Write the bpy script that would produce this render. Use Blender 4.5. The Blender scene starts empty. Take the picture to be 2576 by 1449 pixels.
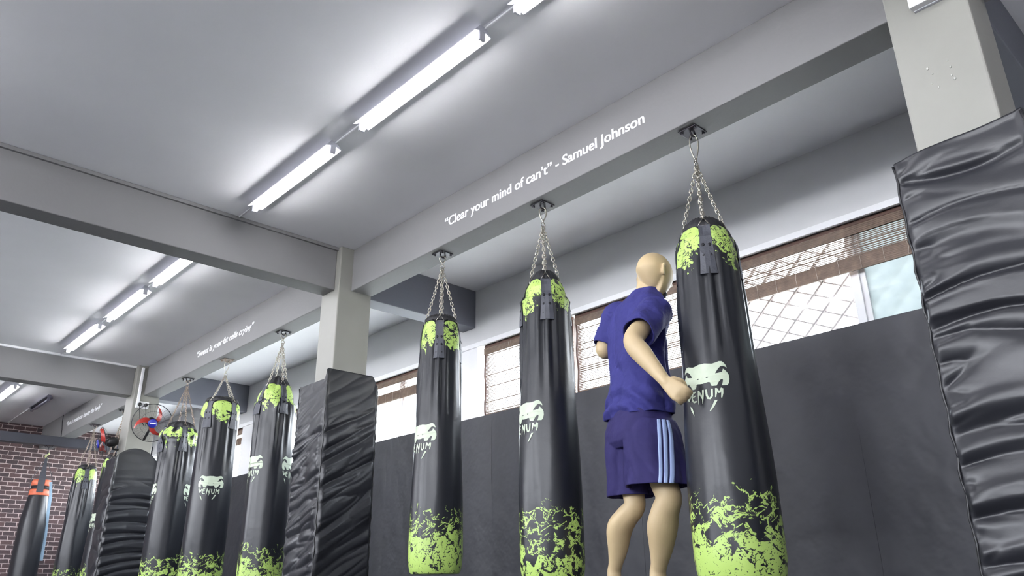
import bpy, bmesh, math, random
import numpy as np
from mathutils import Vector, Matrix
from mathutils.geometry import tessellate_polygon
from mathutils import noise as mnoise
PI = math.pi
sc = bpy.context.scene
col = sc.collection
H = 0.10                                    # camera height above the floor
# ------------------------------------------------------------------ camera
YAW, PITCH, ROLL, FPX = .7519, .3724, -.0113, 1934.54
fwd = Vector((math.sin(YAW)*math.cos(PITCH), math.cos(YAW)*math.cos(PITCH), math.sin(PITCH)))
rgt0 = Vector((math.cos(YAW), -math.sin(YAW), 0)); up0 = rgt0.cross(fwd)
rgt = rgt0*math.cos(ROLL) + up0*math.sin(ROLL); up = -rgt0*math.sin(ROLL) + up0*math.cos(ROLL)
cd = bpy.data.cameras.new('camera'); cam = bpy.data.objects.new('camera', cd); col.objects.link(cam)
cd.sensor_width = 36.0; cd.lens = FPX/2576*36.0; cd.clip_start = .02; cd.clip_end = 200
m = Matrix((rgt, up, -fwd)).transposed().to_4x4(); m.translation = Vector((0, 0, H)); cam.matrix_world = m
sc.camera = cam
# ------------------------------------------------------------------ world, exposure
sc.view_settings.view_transform = 'Standard'; sc.view_settings.look = 'None'
sc.view_settings.exposure = 2.58; sc.view_settings.gamma = 1.0
try: sc.view_settings.use_curve_mapping = False
except Exception: pass
w = bpy.data.worlds.new('world'); sc.world = w; w.use_nodes = True
WN = w.node_tree.nodes; WL = w.node_tree.links
bg = WN['Background']; tc = WN.new('ShaderNodeTexCoord'); sx = WN.new('ShaderNodeSeparateXYZ'); rp = WN.new('ShaderNodeValToRGB')
WL.new(tc.outputs['Generated'], sx.inputs[0]); WL.new(sx.outputs['Z'], rp.inputs[0]); WL.new(rp.outputs[0], bg.inputs[0])
rp.color_ramp.elements[0].position = 0.0; rp.color_ramp.elements[0].color = (.93, .95, 1, 1)
rp.color_ramp.elements[1].position = .9; rp.color_ramp.elements[1].color = (.78, .86, 1, 1)
bg.inputs[1].default_value = 4.2
sc.cycles.max_bounces = 8; sc.cycles.diffuse_bounces = 5; sc.cycles.glossy_bounces = 3
sc.cycles.transparent_max_bounces = 12; sc.cycles.use_denoising = True
sc.cycles.sample_clamp_indirect = 6.0
TUBE_STRENGTH = 9.0
sl = bpy.data.lights.new('sun', 'SUN'); sl.energy = 3.0; sl.angle = .02; sl.color = (1, .96, .9)
so = bpy.data.objects.new('sun', sl); col.objects.link(so); so.rotation_euler = (math.radians(22), math.radians(16), 0)

# ------------------------------------------------------------------ maths helpers
def ray(px, py):
    return fwd + rgt*((px-1288)/FPX) - up*((py-724.5)/FPX)
def W(px, py, q):
    """world point at horizontal distance q from the camera"""
    d = ray(px, py); s = q/math.hypot(d.x, d.y); p = d*s
    return Vector((p.x, p.y, p.z+H))
def srgb(r, g, b):
    f = lambda c: (c/255/12.92 if c/255 <= .04045 else ((c/255+.055)/1.055)**2.4)
    return (f(r), f(g), f(b), 1)
def sstep(a, b, x):
    t = min(1, max(0, (x-a)/(b-a))); return t*t*(3-2*t)
# ------------------------------------------------------------------ materials
def newmat(name):
    m = bpy.data.materials.new(name); m.use_nodes = True
    return m, m.node_tree.nodes, m.node_tree.links, m.node_tree.nodes['Principled BSDF']
def mat(name, c, rough=.5, metal=0, bump=0, bscale=80, bdist=.002, var=0, vscale=3, spec=.5, emit=None, es=0, detail=4):
    m, N, L, P = newmat(name)
    P.inputs['Base Color'].default_value = c; P.inputs['Roughness'].default_value = rough
    P.inputs['Metallic'].default_value = metal; P.inputs['Specular IOR Level'].default_value = spec
    t = N.new('ShaderNodeTexCoord')
    if bump:
        n = N.new('ShaderNodeTexNoise'); n.inputs['Scale'].default_value = bscale; n.inputs['Detail'].default_value = detail
        b = N.new('ShaderNodeBump'); b.inputs['Strength'].default_value = bump; b.inputs['Distance'].default_value = bdist
        L.new(t.outputs['Object'], n.inputs['Vector']); L.new(n.outputs['Fac'], b.inputs['Height']); L.new(b.outputs[0], P.inputs['Normal'])
    if var:
        n = N.new('ShaderNodeTexNoise'); n.inputs['Scale'].default_value = vscale; n.inputs['Detail'].default_value = 5
        mr = N.new('ShaderNodeMapRange'); mr.inputs[1].default_value = .3; mr.inputs[2].default_value = .7
        mr.inputs[3].default_value = 1-var; mr.inputs[4].default_value = 1+var
        mx = N.new('ShaderNodeMix'); mx.data_type = 'RGBA'; mx.blend_type = 'MULTIPLY'; mx.inputs[0].default_value = 1
        mx.inputs[6].default_value = c
        L.new(t.outputs['Object'], n.inputs['Vector']); L.new(n.outputs['Fac'], mr.inputs[0]); L.new(mr.outputs[0], mx.inputs[7])
        L.new(mx.outputs[2], P.inputs['Base Color'])
    if emit: P.inputs['Emission Color'].default_value = emit; P.inputs['Emission Strength'].default_value = es
    return m
M = {}
M['ceil'] = mat('ceiling_paint', srgb(235, 235, 237), .6, bump=.25, bscale=60, bdist=.002, var=.03, vscale=1.5)
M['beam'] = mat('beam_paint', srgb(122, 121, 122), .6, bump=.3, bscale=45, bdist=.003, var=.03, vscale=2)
M['stub'] = mat('stub_beam_grey', srgb(112, 114, 124), .6, bump=.3, bscale=45, bdist=.003, var=.03, vscale=2)  # window-side cross beams, slightly darker and bluer than the other beams
M['filler'] = mat('pale_filler', srgb(176, 176, 170), .25, bump=.5, bscale=200, var=.1, vscale=90)
M['colp'] = mat('column_paint', srgb(136, 135, 129), .45, bump=.2, bscale=30, bdist=.002, var=.04, vscale=4)
M['wallg'] = mat('grey_wall_paint', srgb(208, 208, 209), .6, bump=.2, bscale=50, var=.03)
M['wallw'] = mat('white_wall_paint', srgb(236, 236, 238), .6, bump=.2, bscale=50, var=.02)
M['floor'] = mat('rubber_floor', srgb(60, 60, 64), .7, bump=.3, bscale=120, var=.1, vscale=8)
M['alu'] = mat('white_window_frame', srgb(225, 226, 228), .35, var=.02)
M['mat'] = mat('black_wall_mat', srgb(50, 51, 58), .5, bump=.5, bscale=5, bdist=.03, var=.12, vscale=2.5, detail=3)
M['vinyl'] = mat('black_pad_vinyl', srgb(34, 35, 40), .36, bump=.3, bscale=14, bdist=.006, var=.08, detail=5)
M['piping'] = mat('black_piping', srgb(24, 24, 28), .4, bump=.2)
M['steelb'] = mat('dark_steel_beam', srgb(50, 51, 60), .5, var=.15, bump=.2)
M['iron'] = mat('blackened_iron', srgb(54, 52, 58), .4, metal=.6, bump=.3, bscale=60, var=.1)
M['rust'] = mat('rusty_iron', srgb(150, 136, 124), .6, metal=.3, bump=.5, bscale=60, var=.3, vscale=40)
M['chrome'] = mat('zinc_chain', srgb(176, 171, 160), .3, metal=1, var=.08, vscale=30)
M['web'] = mat('black_webbing', srgb(66, 68, 76), .55, bump=.4, bscale=250, var=.1, vscale=20)
M['cap'] = mat('black_bag_cap', srgb(26, 26, 30), .6, bump=.4, bscale=40)
M['rivet'] = mat('dark_rivet', srgb(40, 40, 44), .35, metal=.7, var=.1)
M['logo'] = mat('pale_green_print', srgb(182, 193, 172), .5, var=.05, vscale=30)
M['white'] = mat('white_plastic', srgb(228, 228, 230), .4, var=.02)
M['blackp'] = mat('black_plastic', srgb(24, 24, 26), .4, var=.05)
M['letter'] = mat('white_lettering', srgb(232, 233, 236), .5, var=.03)
M['orange'] = mat('orange_fan_plastic', srgb(168, 48, 40), .35, var=.05)
M['blue'] = mat('blue_fan_hub', srgb(34, 38, 140), .35, var=.05)
M['wire'] = mat('dark_fan_wire', srgb(40, 40, 46), .4, metal=.5, var=.05)
M['orangec'] = mat('orange_band', srgb(222, 116, 84), .5, bump=.3, var=.12, vscale=15)
M['skyb'] = mat('pale_blue_strap', srgb(150, 178, 200), .6, bump=.3, var=.08, vscale=20)
M['yel'] = mat('yellow_green_cord', srgb(190, 195, 140), .6, bump=.4, var=.2, vscale=40)
M['skin'] = mat('skin', srgb(184, 163, 127), .5, bump=.12, bscale=180, bdist=.0015, var=.06, vscale=9)
M['beard'] = mat('dark_beard', srgb(40, 38, 40), .8, bump=.5, bscale=200, var=.1)
M['shirt'] = mat('blue_tshirt_cloth', srgb(53, 53, 112), .8, bump=1.0, bscale=11, bdist=.022, var=.05, vscale=10, spec=.2, detail=3)
M['shorts'] = mat('navy_shorts_cloth', srgb(44, 40, 84), .75, bump=.9, bscale=8, bdist=.02, var=.06, vscale=9, spec=.2, detail=3)
M['stripe'] = mat('light_blue_stripe', srgb(150, 168, 208), .7, var=.03)
M['shoe'] = mat('dark_shoe', srgb(40, 40, 46), .6, var=.1)
M['tube'] = mat('lit_tube', (1, 1, 1, 1), .5, emit=(.97, .97, 1, 1), es=TUBE_STRENGTH)
M['offtube'] = mat('unlit_tube', srgb(92, 90, 104), .4, var=.05)
M['batten'] = mat('batten_metal', srgb(206, 206, 214), .4, var=.03)
M['bamboo'] = mat('brown_bamboo', srgb(112, 92, 78), .55, bump=.4, bscale=60, var=.25, vscale=25)
M['bamboodark'] = mat('dark_bamboo', srgb(84, 58, 48), .55, bump=.4, bscale=60, var=.2, vscale=25)
M['cord'] = mat('pale_blind_cord', srgb(200, 190, 180), .6, var=.05)
M['grille'] = mat('pale_grille_bar', srgb(150, 140, 138), .6, var=.08, vscale=10)
M['concrete'] = mat('outdoor_paving', srgb(214, 212, 206), .8, bump=.4, bscale=20, var=.1)
M['asphalt'] = mat('dark_asphalt', srgb(70, 70, 72), .9, bump=.4, bscale=30, var=.15)
M['render'] = mat('cream_rendered_wall', srgb(236, 224, 206), .8, bump=.3, bscale=30, var=.04)
M['teal'] = mat('pale_green_panel', srgb(176, 196, 190), .6, var=.05)
# brick wallpaper
m, N, L, P = newmat('brick_wallpaper'); M['brick'] = m
t = N.new('ShaderNodeTexCoord'); s_ = N.new('ShaderNodeSeparateXYZ'); c_ = N.new('ShaderNodeCombineXYZ')
L.new(t.outputs['Object'], s_.inputs[0]); L.new(s_.outputs['X'], c_.inputs[0]); L.new(s_.outputs['Z'], c_.inputs[1])
nz = N.new('ShaderNodeTexNoise'); nz.inputs['Scale'].default_value = 14
wv = N.new('ShaderNodeMix'); wv.data_type = 'VECTOR'; wv.inputs[0].default_value = .012
L.new(c_.outputs[0], nz.inputs['Vector']); L.new(c_.outputs[0], wv.inputs[4]); L.new(nz.outputs['Color'], wv.inputs[5])
b = N.new('ShaderNodeTexBrick'); L.new(wv.outputs[1], b.inputs['Vector'])
b.inputs['Scale'].default_value = 1; b.inputs['Brick Width'].default_value = .165; b.inputs['Row Height'].default_value = .068
b.inputs['Mortar Size'].default_value = .0065; b.inputs['Mortar Smooth'].default_value = .3
b.inputs['Color1'].default_value = srgb(88, 66, 66); b.inputs['Color2'].default_value = srgb(62, 50, 54)
b.inputs['Mortar'].default_value = srgb(182, 164, 160); b.inputs['Bias'].default_value = 0
n2 = N.new('ShaderNodeTexNoise'); n2.inputs['Scale'].default_value = 60; L.new(c_.outputs[0], n2.inputs['Vector'])
mx = N.new('ShaderNodeMix'); mx.data_type = 'RGBA'; mx.blend_type = 'OVERLAY'; mx.inputs[0].default_value = .45
L.new(b.outputs['Color'], mx.inputs[6]); L.new(n2.outputs['Fac'], mx.inputs[7]); L.new(mx.outputs[2], P.inputs['Base Color'])
P.inputs['Roughness'].default_value = .6
# glass
def glass(name, tint, rough, mixf):
    m, N, L, P = newmat(name)
    N.remove(P); out = N['Material Output']
    tr = N.new('ShaderNodeBsdfTransparent'); tr.inputs[0].default_value = tint
    gl = N.new('ShaderNodeBsdfGlossy'); gl.inputs['Roughness'].default_value = .03
    ge = N.new('ShaderNodeNewGeometry'); dt = N.new('ShaderNodeVectorMath'); dt.operation = 'DOT_PRODUCT'
    L.new(ge.outputs['Normal'], dt.inputs[0]); L.new(ge.outputs['Incoming'], dt.inputs[1])
    def mth(op, a, b_=None):
        n_ = N.new('ShaderNodeMath'); n_.operation = op
        for i_, v_ in enumerate((a, b_)):
            if v_ is None: continue
            if isinstance(v_, (int, float)): n_.inputs[i_].default_value = v_
            else: L.new(v_, n_.inputs[i_])
        return n_
    fr = mth('ADD', mth('MULTIPLY', mth('POWER', mth('SUBTRACT', 1.0, mth('ABSOLUTE', dt.outputs['Value']).outputs[0]).outputs[0], 5.0).outputs[0], .5).outputs[0], .02)
    ms = N.new('ShaderNodeMixShader'); L.new(fr.outputs[0], ms.inputs[0]); L.new(tr.outputs[0], ms.inputs[1]); L.new(gl.outputs[0], ms.inputs[2])
    last = ms
    if rough:
        tl = N.new('ShaderNodeBsdfTranslucent'); tl.inputs[0].default_value = tint
        nz = N.new('ShaderNodeTexNoise'); nz.inputs['Scale'].default_value = .9
        mr = N.new('ShaderNodeMapRange'); mr.inputs[1].default_value = .35; mr.inputs[2].default_value = .65
        mr.inputs[3].default_value = mixf-.03; mr.inputs[4].default_value = mixf+.03
        L.new(nz.outputs['Fac'], mr.inputs[0])
        m2 = N.new('ShaderNodeMixShader'); L.new(mr.outputs[0], m2.inputs[0]); L.new(ms.outputs[0], m2.inputs[1]); L.new(tl.outputs[0], m2.inputs[2]); last = m2
    L.new(last.outputs[0], out.inputs[0]); return m
M['glass'] = glass('window_glass', (.95, .97, .97, 1), False, 0)
M['frost'] = glass('hazy_glass', (.27, .29, .29, 1), True, .8)
# bag vinyl with the lime splash print, driven by UV maps (around, height) and (around, drop from top)
def bagmat(name, low):
    m, N, L, P = newmat(name)
    def math_(op, a, b_=None, c=None):
        n = N.new('ShaderNodeMath'); n.operation = op
        for i, v in enumerate((a, b_, c)):
            if v is None: continue
            if isinstance(v, (int, float)): n.inputs[i].default_value = v
            else: L.new(v, n.inputs[i])
        return n.outputs[0]
    def ramp(x, pts):
        r = N.new('ShaderNodeValToRGB'); e = r.color_ramp.elements
        while len(e) < len(pts): e.new(.5)
        for el, (p, v) in zip(e, pts): el.position = p; el.color = (v, v, v, 1)
        L.new(x, r.inputs[0]); return r.outputs[0]
    ua = N.new('ShaderNodeUVMap'); ua.uv_map = 'low'; ub = N.new('ShaderNodeUVMap'); ub.uv_map = 'top'
    oi = N.new('ShaderNodeObjectInfo')
    def field(uv, sc_, seed, dist):
        ad = N.new('ShaderNodeVectorMath'); ad.operation = 'ADD'; L.new(uv.outputs[0], ad.inputs[0])
        cx = N.new('ShaderNodeCombineXYZ'); L.new(math_('MULTIPLY', oi.outputs['Random'], 7.0), cx.inputs[2]); cx.inputs[0].default_value = seed
        L.new(cx.outputs[0], ad.inputs[1])
        n = N.new('ShaderNodeTexNoise'); n.inputs['Scale'].default_value = sc_; n.inputs['Detail'].default_value = 7
        n.inputs['Roughness'].default_value = .62; n.inputs['Distortion'].default_value = dist
        L.new(ad.outputs[0], n.inputs['Vector']); 
        v = N.new('ShaderNodeTexVoronoi'); v.feature = 'DISTANCE_TO_EDGE'; v.inputs['Scale'].default_value = 17
        mm = N.new('ShaderNodeMix'); mm.data_type = 'VECTOR'; mm.inputs[0].default_value = .12
        L.new(ad.outputs[0], mm.inputs[4]); L.new(n.outputs['Color'], mm.inputs[5]); L.new(mm.outputs[1], v.inputs['Vector'])
        return n.outputs['Fac'], v.outputs['Distance']
    def gt(a, b_): return math_('GREATER_THAN', a, b_)
    at = N.new('ShaderNodeAttribute'); at.attribute_name = 'strap_distance'; sd = at.outputs['Fac']
    sa = N.new('ShaderNodeSeparateXYZ'); L.new(ua.outputs[0], sa.inputs[0])
    sb = N.new('ShaderNodeSeparateXYZ'); L.new(ub.outputs[0], sb.inputs[0])
    n1, v1 = field(ua, 16, 1.0, .8); n2, v2 = field(ub, 11, 4.0, .6)
    tl = ramp(sa.outputs[1], low)
    m1 = gt(n1, tl)
    lines = math_('MULTIPLY', math_('LESS_THAN', v1, .055), math_('MULTIPLY', gt(math_('ADD', .14, math_('MULTIPLY', n1, .42)), sa.outputs[1]), gt(n1, .47)))
    m1 = math_('MAXIMUM', m1, lines)
    # short diagonal dashes above the splash
    dd = math_('ADD', math_('MULTIPLY', sa.outputs[0], .62), math_('MULTIPLY', sa.outputs[1], -1.0))
    fr = math_('FRACT', math_('MULTIPLY', dd, 30)); ds = math_('MULTIPLY', math_('LESS_THAN', fr, .14), math_('MULTIPLY', gt(sa.outputs[1], .20), gt(math_('ADD', .17, math_('MULTIPLY', n1, .42)), sa.outputs[1])))
    vv = N.new('ShaderNodeTexNoise'); vv.inputs['Scale'].default_value = 9; vv.inputs['Detail'].default_value = 1; L.new(ua.outputs[0], vv.inputs['Vector'])
    ds = math_('MULTIPLY', ds, gt(vv.outputs['Fac'], .60)); m1 = math_('MAXIMUM', m1, ds)
    tt = ramp(sb.outputs[1], [(0, 1), (.045, 1), (.05, .42), (.18, .44), (.25, .52), (.31, .62), (.35, 1)])
    m2 = gt(n2, tt)
    # the print stays clear of the webbing: it dips under each strap end and leaves a black wedge beside the patch
    ex = math_('POWER', 2.718, math_('MULTIPLY', math_('POWER', math_('MULTIPLY', sd, 20.0), 2.0), -1.0))
    m2 = math_('MULTIPLY', m2, gt(sb.outputs[1], math_('ADD', .05, math_('MULTIPLY', ex, .05))))
    m2 = math_('MULTIPLY', m2, gt(sd, math_('ADD', .028, math_('MULTIPLY', math_('MAXIMUM', math_('SUBTRACT', sb.outputs[1], .17), 0.0), .35))))
    mk = math_('MAXIMUM', m1, m2)
    sp = N.new('ShaderNodeTexNoise'); sp.inputs['Scale'].default_value = 55; sp.inputs['Detail'].default_value = 3; sp.inputs['Distortion'].default_value = 1.5; L.new(ua.outputs[0], sp.inputs['Vector'])
    wt = N.new('ShaderNodeTexNoise'); wt.inputs['Scale'].default_value = 5; L.new(ua.outputs[0], wt.inputs['Vector'])
    mk = math_('MULTIPLY', mk, gt(sp.outputs['Fac'], ramp(wt.outputs['Fac'], [(0, .30), (.42, .34), (.6, .45), (1, .47)])))
    mx = N.new('ShaderNodeMix'); mx.data_type = 'RGBA'; L.new(mk, mx.inputs[0])
    mx.inputs[6].default_value = srgb(26, 28, 34); mx.inputs[7].default_value = srgb(168, 196, 104)
    L.new(mx.outputs[2], P.inputs['Base Color'])
    P.inputs['Roughness'].default_value = .33; P.inputs['Specular IOR Level'].default_value = .4
    tcn = N.new('ShaderNodeTexCoord'); n = N.new('ShaderNodeTexNoise'); n.inputs['Scale'].default_value = 8; n.inputs['Detail'].default_value = 6
    bb = N.new('ShaderNodeBump'); bb.inputs['Strength'].default_value = .35; bb.inputs['Distance'].default_value = .008
    L.new(tcn.outputs['Object'], n.inputs['Vector']); L.new(n.outputs['Fac'], bb.inputs['Height']); L.new(bb.outputs[0], P.inputs['Normal'])
    return m
M['bag'] = bagmat('lime_splash_bag_vinyl', [(0, .38), (.12, .43), (.20, .48), (.28, .57), (.36, .66), (.42, 1)])
M['bagd'] = bagmat('sparse_lime_bag_vinyl', [(0, .46), (.12, .53), (.20, .58), (.28, .62), (.36, .68), (.42, 1)])

# ------------------------------------------------------------------ object helpers
def tag(o, label=None, cat=None, group=None, kind=None):
    if label: o['label'] = label
    if cat: o['category'] = cat
    if group: o['group'] = group
    if kind: o['kind'] = kind
    return o
def empty(name, loc=(0, 0, 0), label=None, cat=None, group=None, kind=None):
    o = bpy.data.objects.new(name, None); o.location = loc; o.empty_display_size = .1; col.objects.link(o)
    return tag(o, label, cat, group, kind)
class MB:
    def __init__(s): s.v = []; s.f = []; s.uv = None
    def add(s, vs, fs):
        o = len(s.v); s.v += [tuple(v) for v in vs]; s.f += [tuple(i+o for i in f) for f in fs]; return s
    def box(s, a, b):
        x0, y0, z0 = a; x1, y1, z1 = b
        vs = [(x0, y0, z0), (x1, y0, z0), (x1, y1, z0), (x0, y1, z0), (x0, y0, z1), (x1, y0, z1), (x1, y1, z1), (x0, y1, z1)]
        return s.add(vs, [(0, 3, 2, 1), (4, 5, 6, 7), (0, 1, 5, 4), (1, 2, 6, 5), (2, 3, 7, 6), (3, 0, 4, 7)])
    def tube(s, pts, r, n=8, closed=False, cap=True):
        pts = [Vector(p) for p in pts]; k = len(pts); rr = r if isinstance(r, (list, tuple)) else [r]*k
        vs = []; ref = None
        for i, p in enumerate(pts):
            if closed: tn = pts[(i+1) % k]-pts[i-1]
            else: tn = pts[min(i+1, k-1)]-pts[max(i-1, 0)]
            tn.normalize()
            if ref is None:
                ref = Vector((0, 0, 1)) if abs(tn.z) < .9 else Vector((1, 0, 0))
            a = (ref - tn*ref.dot(tn)); a.normalize(); b_ = tn.cross(a); ref = a
            for j in range(n):
                an = 2*PI*j/n; vs.append(p + a*(rr[i]*math.cos(an)) + b_*(rr[i]*math.sin(an)))
        fs = []
        for i in range(k if closed else k-1):
            i2 = (i+1) % k
            for j in range(n): j2 = (j+1) % n; fs.append((i*n+j, i*n+j2, i2*n+j2, i2*n+j))
        if not closed and cap: fs += [tuple(reversed(range(n))), tuple(range((k-1)*n, k*n))]
        return s.add(vs, fs)
    def loft(s, rings, cap0=True, cap1=True):
        n = len(rings[0]); vs = [p for r in rings for p in r]; fs = []
        for i in range(len(rings)-1):
            for j in range(n): j2 = (j+1) % n; fs.append((i*n+j, i*n+j2, (i+1)*n+j2, (i+1)*n+j))
        if cap0: fs.append(tuple(reversed(range(n))))
        if cap1: fs.append(tuple(range((len(rings)-1)*n, len(rings)*n)))
        return s.add(vs, fs)
    def build(s, name, m, parent=None, smooth=False, loc=None, bevel=0):
        me = bpy.data.meshes.new(name); me.from_pydata(s.v, [], s.f); me.update()
        bm = bmesh.new(); bm.from_mesh(me); bmesh.ops.recalc_face_normals(bm, faces=bm.faces); bm.to_mesh(me); bm.free()
        me.materials.append(m)
        if smooth: me.polygons.foreach_set('use_smooth', [True]*len(me.polygons))
        o = bpy.data.objects.new(name, me); col.objects.link(o)
        if parent: o.parent = parent
        if loc: o.location = loc
        if bevel:
            bv = o.modifiers.new('bevel', 'BEVEL'); bv.width = bevel; bv.segments = 2; bv.limit_method = 'ANGLE'
        return o
def ring_pts(c, a, b, U, V, n=32, e=2.0):
    out = []
    for j in range(n):
        t = 2*PI*j/n; ct, st = math.cos(t), math.sin(t)
        out.append(c + U*(a*math.copysign(abs(ct)**(2/e), ct)) + V*(b*math.copysign(abs(st)**(2/e), st)))
    return out
def struct(name, mb, m, parent=None, **k):
    o = mb.build(name, m, parent, **k)
    if parent is None: o['kind'] = 'structure'
    return o
Z = lambda z: z+H
ZB, ZC, XB, XB2, XW = Z(2.2456), Z(2.6117), 3.0, 3.1932, 4.37
XC, XC2 = 2.8865, 3.1901
XL, YN, YF = -4.2, -2.6, 14.75
ZM = Z(1.40)           # top of the wall mats
ZT = Z(2.065)          # window head
XO = XW+.22            # outer face of the window wall

# ================================================================== SETTING
struct('floor', MB().box((XL, YN, -.1), (XW, YF, 0)), M['floor'])
struct('ceiling', MB().box((XL, YN, ZC), (XO, YF, ZC+.15)), M['ceil'])
# the open street side behind the camera: wide window openings that let the daylight in
wlf = MB().box((XL-.15, YN, 0), (XL, YF, 1.35)).box((XL-.15, YN, 2.55), (XL, YF, ZC))
for y_ in (YN, .5, 3.6, 6.7, 9.8, 12.9): wlf.box((XL-.15, y_, 1.35), (XL, y_+.9 if y_ < 12 else YF, 2.55))
struct('wall_left', wlf, M['wallw'])
struct('wall_back', MB().box((XL-.15, YN-.15, 0), (XO, YN, ZC)), M['wallg'])
struct('wall_far', MB().box((XL-.15, YF, 0), (XO, YF+.15, ZC)), M['brick'])
WINS = [(.62, 2.825), (2.905, 5.14), (5.42, 7.50), (7.58, 9.68), (9.99, 12.10), (12.18, 14.35)]
wl = MB().box((XW, YN, 0), (XO, YF, ZM-.03))
wl.box((XW, YN, ZT), (XO, YF, ZC))
wr = struct('wall_right', wl, M['wallg'])
pr_ = MB(); yy = YN
for a, b_ in WINS+[(YF, YF)]:
    pr_.box((XW-.001, yy, ZM-.03), (XO, a, ZT)); yy = b_
pr_.build('window_pier', M['wallw'], wr)
MB().box((XW-.018, YN, ZT-.012), (XW, YF, ZT+.03)).build('header_trim', M['wallw'], wr)

# beams, one object each
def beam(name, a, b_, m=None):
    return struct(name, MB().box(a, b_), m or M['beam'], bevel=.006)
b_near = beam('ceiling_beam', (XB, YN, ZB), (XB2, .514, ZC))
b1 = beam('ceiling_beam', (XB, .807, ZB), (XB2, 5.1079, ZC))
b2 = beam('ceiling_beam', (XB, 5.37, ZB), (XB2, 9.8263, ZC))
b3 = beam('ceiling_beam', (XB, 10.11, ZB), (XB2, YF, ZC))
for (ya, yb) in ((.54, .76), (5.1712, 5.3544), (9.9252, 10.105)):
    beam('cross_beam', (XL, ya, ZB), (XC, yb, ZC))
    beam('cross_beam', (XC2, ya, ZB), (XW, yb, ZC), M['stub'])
for (ya, yb) in ((.514, .807), (5.1079, 5.375), (9.8263, 10.11)):
    struct('column', MB().box((XC, ya, 0), (XC2, yb, ZC)), M['colp'], bevel=.008)
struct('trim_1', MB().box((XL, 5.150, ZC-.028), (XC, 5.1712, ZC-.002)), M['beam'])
struct('trim_2', MB().box((XL, 9.895, ZC-.026), (XC, 9.9252, ZC-.002)), M['white'])
struct('trim_3', MB().box((XL, 13.40, Z(2.107)), (XW, 13.56, Z(2.2456))), M['steelb'])
# crack where the third beam was extended
MB().tube([(2.997, 13.42, ZB), (2.997, 13.45, ZB+.12), (2.997, 13.52, ZB+.24), (2.997, 13.54, ZC)], .006, 6).build('seam', M['iron'], b3)

# quotes painted on the beams
def quote(text, y0, y1, z0, capw, parent, shear=0.0, weight=.012):
    cu = bpy.data.curves.new('quote_font', 'FONT'); cu.body = text; cu.size = 1; cu.offset = weight; cu.shear = shear
    cu.space_character = 1.0
    to = bpy.data.objects.new('tmp_text', cu); col.objects.link(to)
    dg = bpy.context.evaluated_depsgraph_get(); dg.update(); me = to.evaluated_get(dg).to_mesh()
    vs = [v.co.copy() for v in me.vertices]; fs = [tuple(p.vertices) for p in me.polygons]
    to.evaluated_get(dg).to_mesh_clear(); bpy.data.objects.remove(to)
    xa = min(v.x for v in vs); xb = max(v.x for v in vs); sx_ = (y0-y1)/(xb-xa); sz = capw/.66
    mb = MB()
    for sh_, x_ in ((-.0016, 2.9992), (0, 2.9988), (.0016, 2.9984)): mb.add([(x_, y0-(v.x-xa)*sx_+sh_, z0+v.y*sz) for v in vs], fs)
    o = mb.build('painted_quote', M['letter'], parent)
    sol = o.modifiers.new('thickness', 'SOLIDIFY'); sol.thickness = .0002; sol.offset = 0
    return o
quote('\u201cClear your mind of can\u2019t\u201d - Samuel Johnson', 3.893, 2.128, Z(2.374), .064, b1)
quote('\u201cSweat is your fat cells crying\u201d', 8.265, 6.882, Z(2.378), .064, b2, .25)
quote('\u201cPain is weakness leaving the body\u201d', 13.25, 11.55, Z(2.385), .064, b3, .15)

# ------------------------------------------------------------------ windows
def window(i, ya, yb, frost_right=False, grille=False):
    r = empty('window_%d' % i, (XW+.12, (ya+yb)/2, ZM), kind='structure')
    ox, oy, oz = r.location
    def B(mb_, a, b_): mb_.box((a[0]-ox, a[1]-oy, a[2]-oz), (b_[0]-ox, b_[1]-oy, b_[2]-oz))
    x0, x1 = XW+.10, XW+.15; ym = (ya+yb)/2; z0, z1 = ZM-.03, ZT
    fr = MB(); t = .04
    B(fr, (x0, ya, z0), (x1, ya+t, z1)); B(fr, (x0, yb-t, z0), (x1, yb, z1)); B(fr, (x0, ya+t, z1-t), (x1, yb-t, z1)); B(fr, (x0, ya+t, z0), (x1, yb-t, z0+t+.005))
    B(fr, (x0+.006, ym-.045, z0), (x1+.004, ym+.045, z1)); B(fr, (x0-.008, ym-.012, z0+.05), (x0+.006, ym-.004, z1-.05))
    fr.build('frame', M['alu'], r, bevel=.002)
    for k, (a, b_) in enumerate(((ya+t, ym-.03), (ym+.03, yb-t))):
        g = MB(); B(g, (x0+.02, a, z0+t), (x0+.026, b_, z1-t)); g.build('glass_pane', M['frost'] if (frost_right and k == 0) else M['glass'], r)
    if grille:
        g = MB(); gx = XW+.19
        def seg(p, q_, rad):
            (y_a, z_a), (y_b, z_b) = p, q_
            g.tube([(gx-ox, y_a-oy, z_a-oz), (gx-ox, y_b-oy, z_b-oz)], rad, 6)
        def clip(y_a, z_a, sl, rad):
            pts = []
            for y_ in np.linspace(ya+.01, yb-.01, 240):
                z_ = z_a+(y_-y_a)*sl
                if z0 < z_ < z1: pts.append((y_, z_))
            if len(pts) > 3: seg(pts[0], pts[-1], rad)
        for k in range(-14, 16):
            clip(ym+k*.175, z0, -.95, .012); clip(ym+k*.21, z0, .48, .007)
        seg((2.62, z0), (2.62, z1), .007)
        g.build('security_grille', M['grille'], r)
    return r
for i, (a, b_) in enumerate(WINS): window(i+1, a, b_, i == 0, i == 0)

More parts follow.
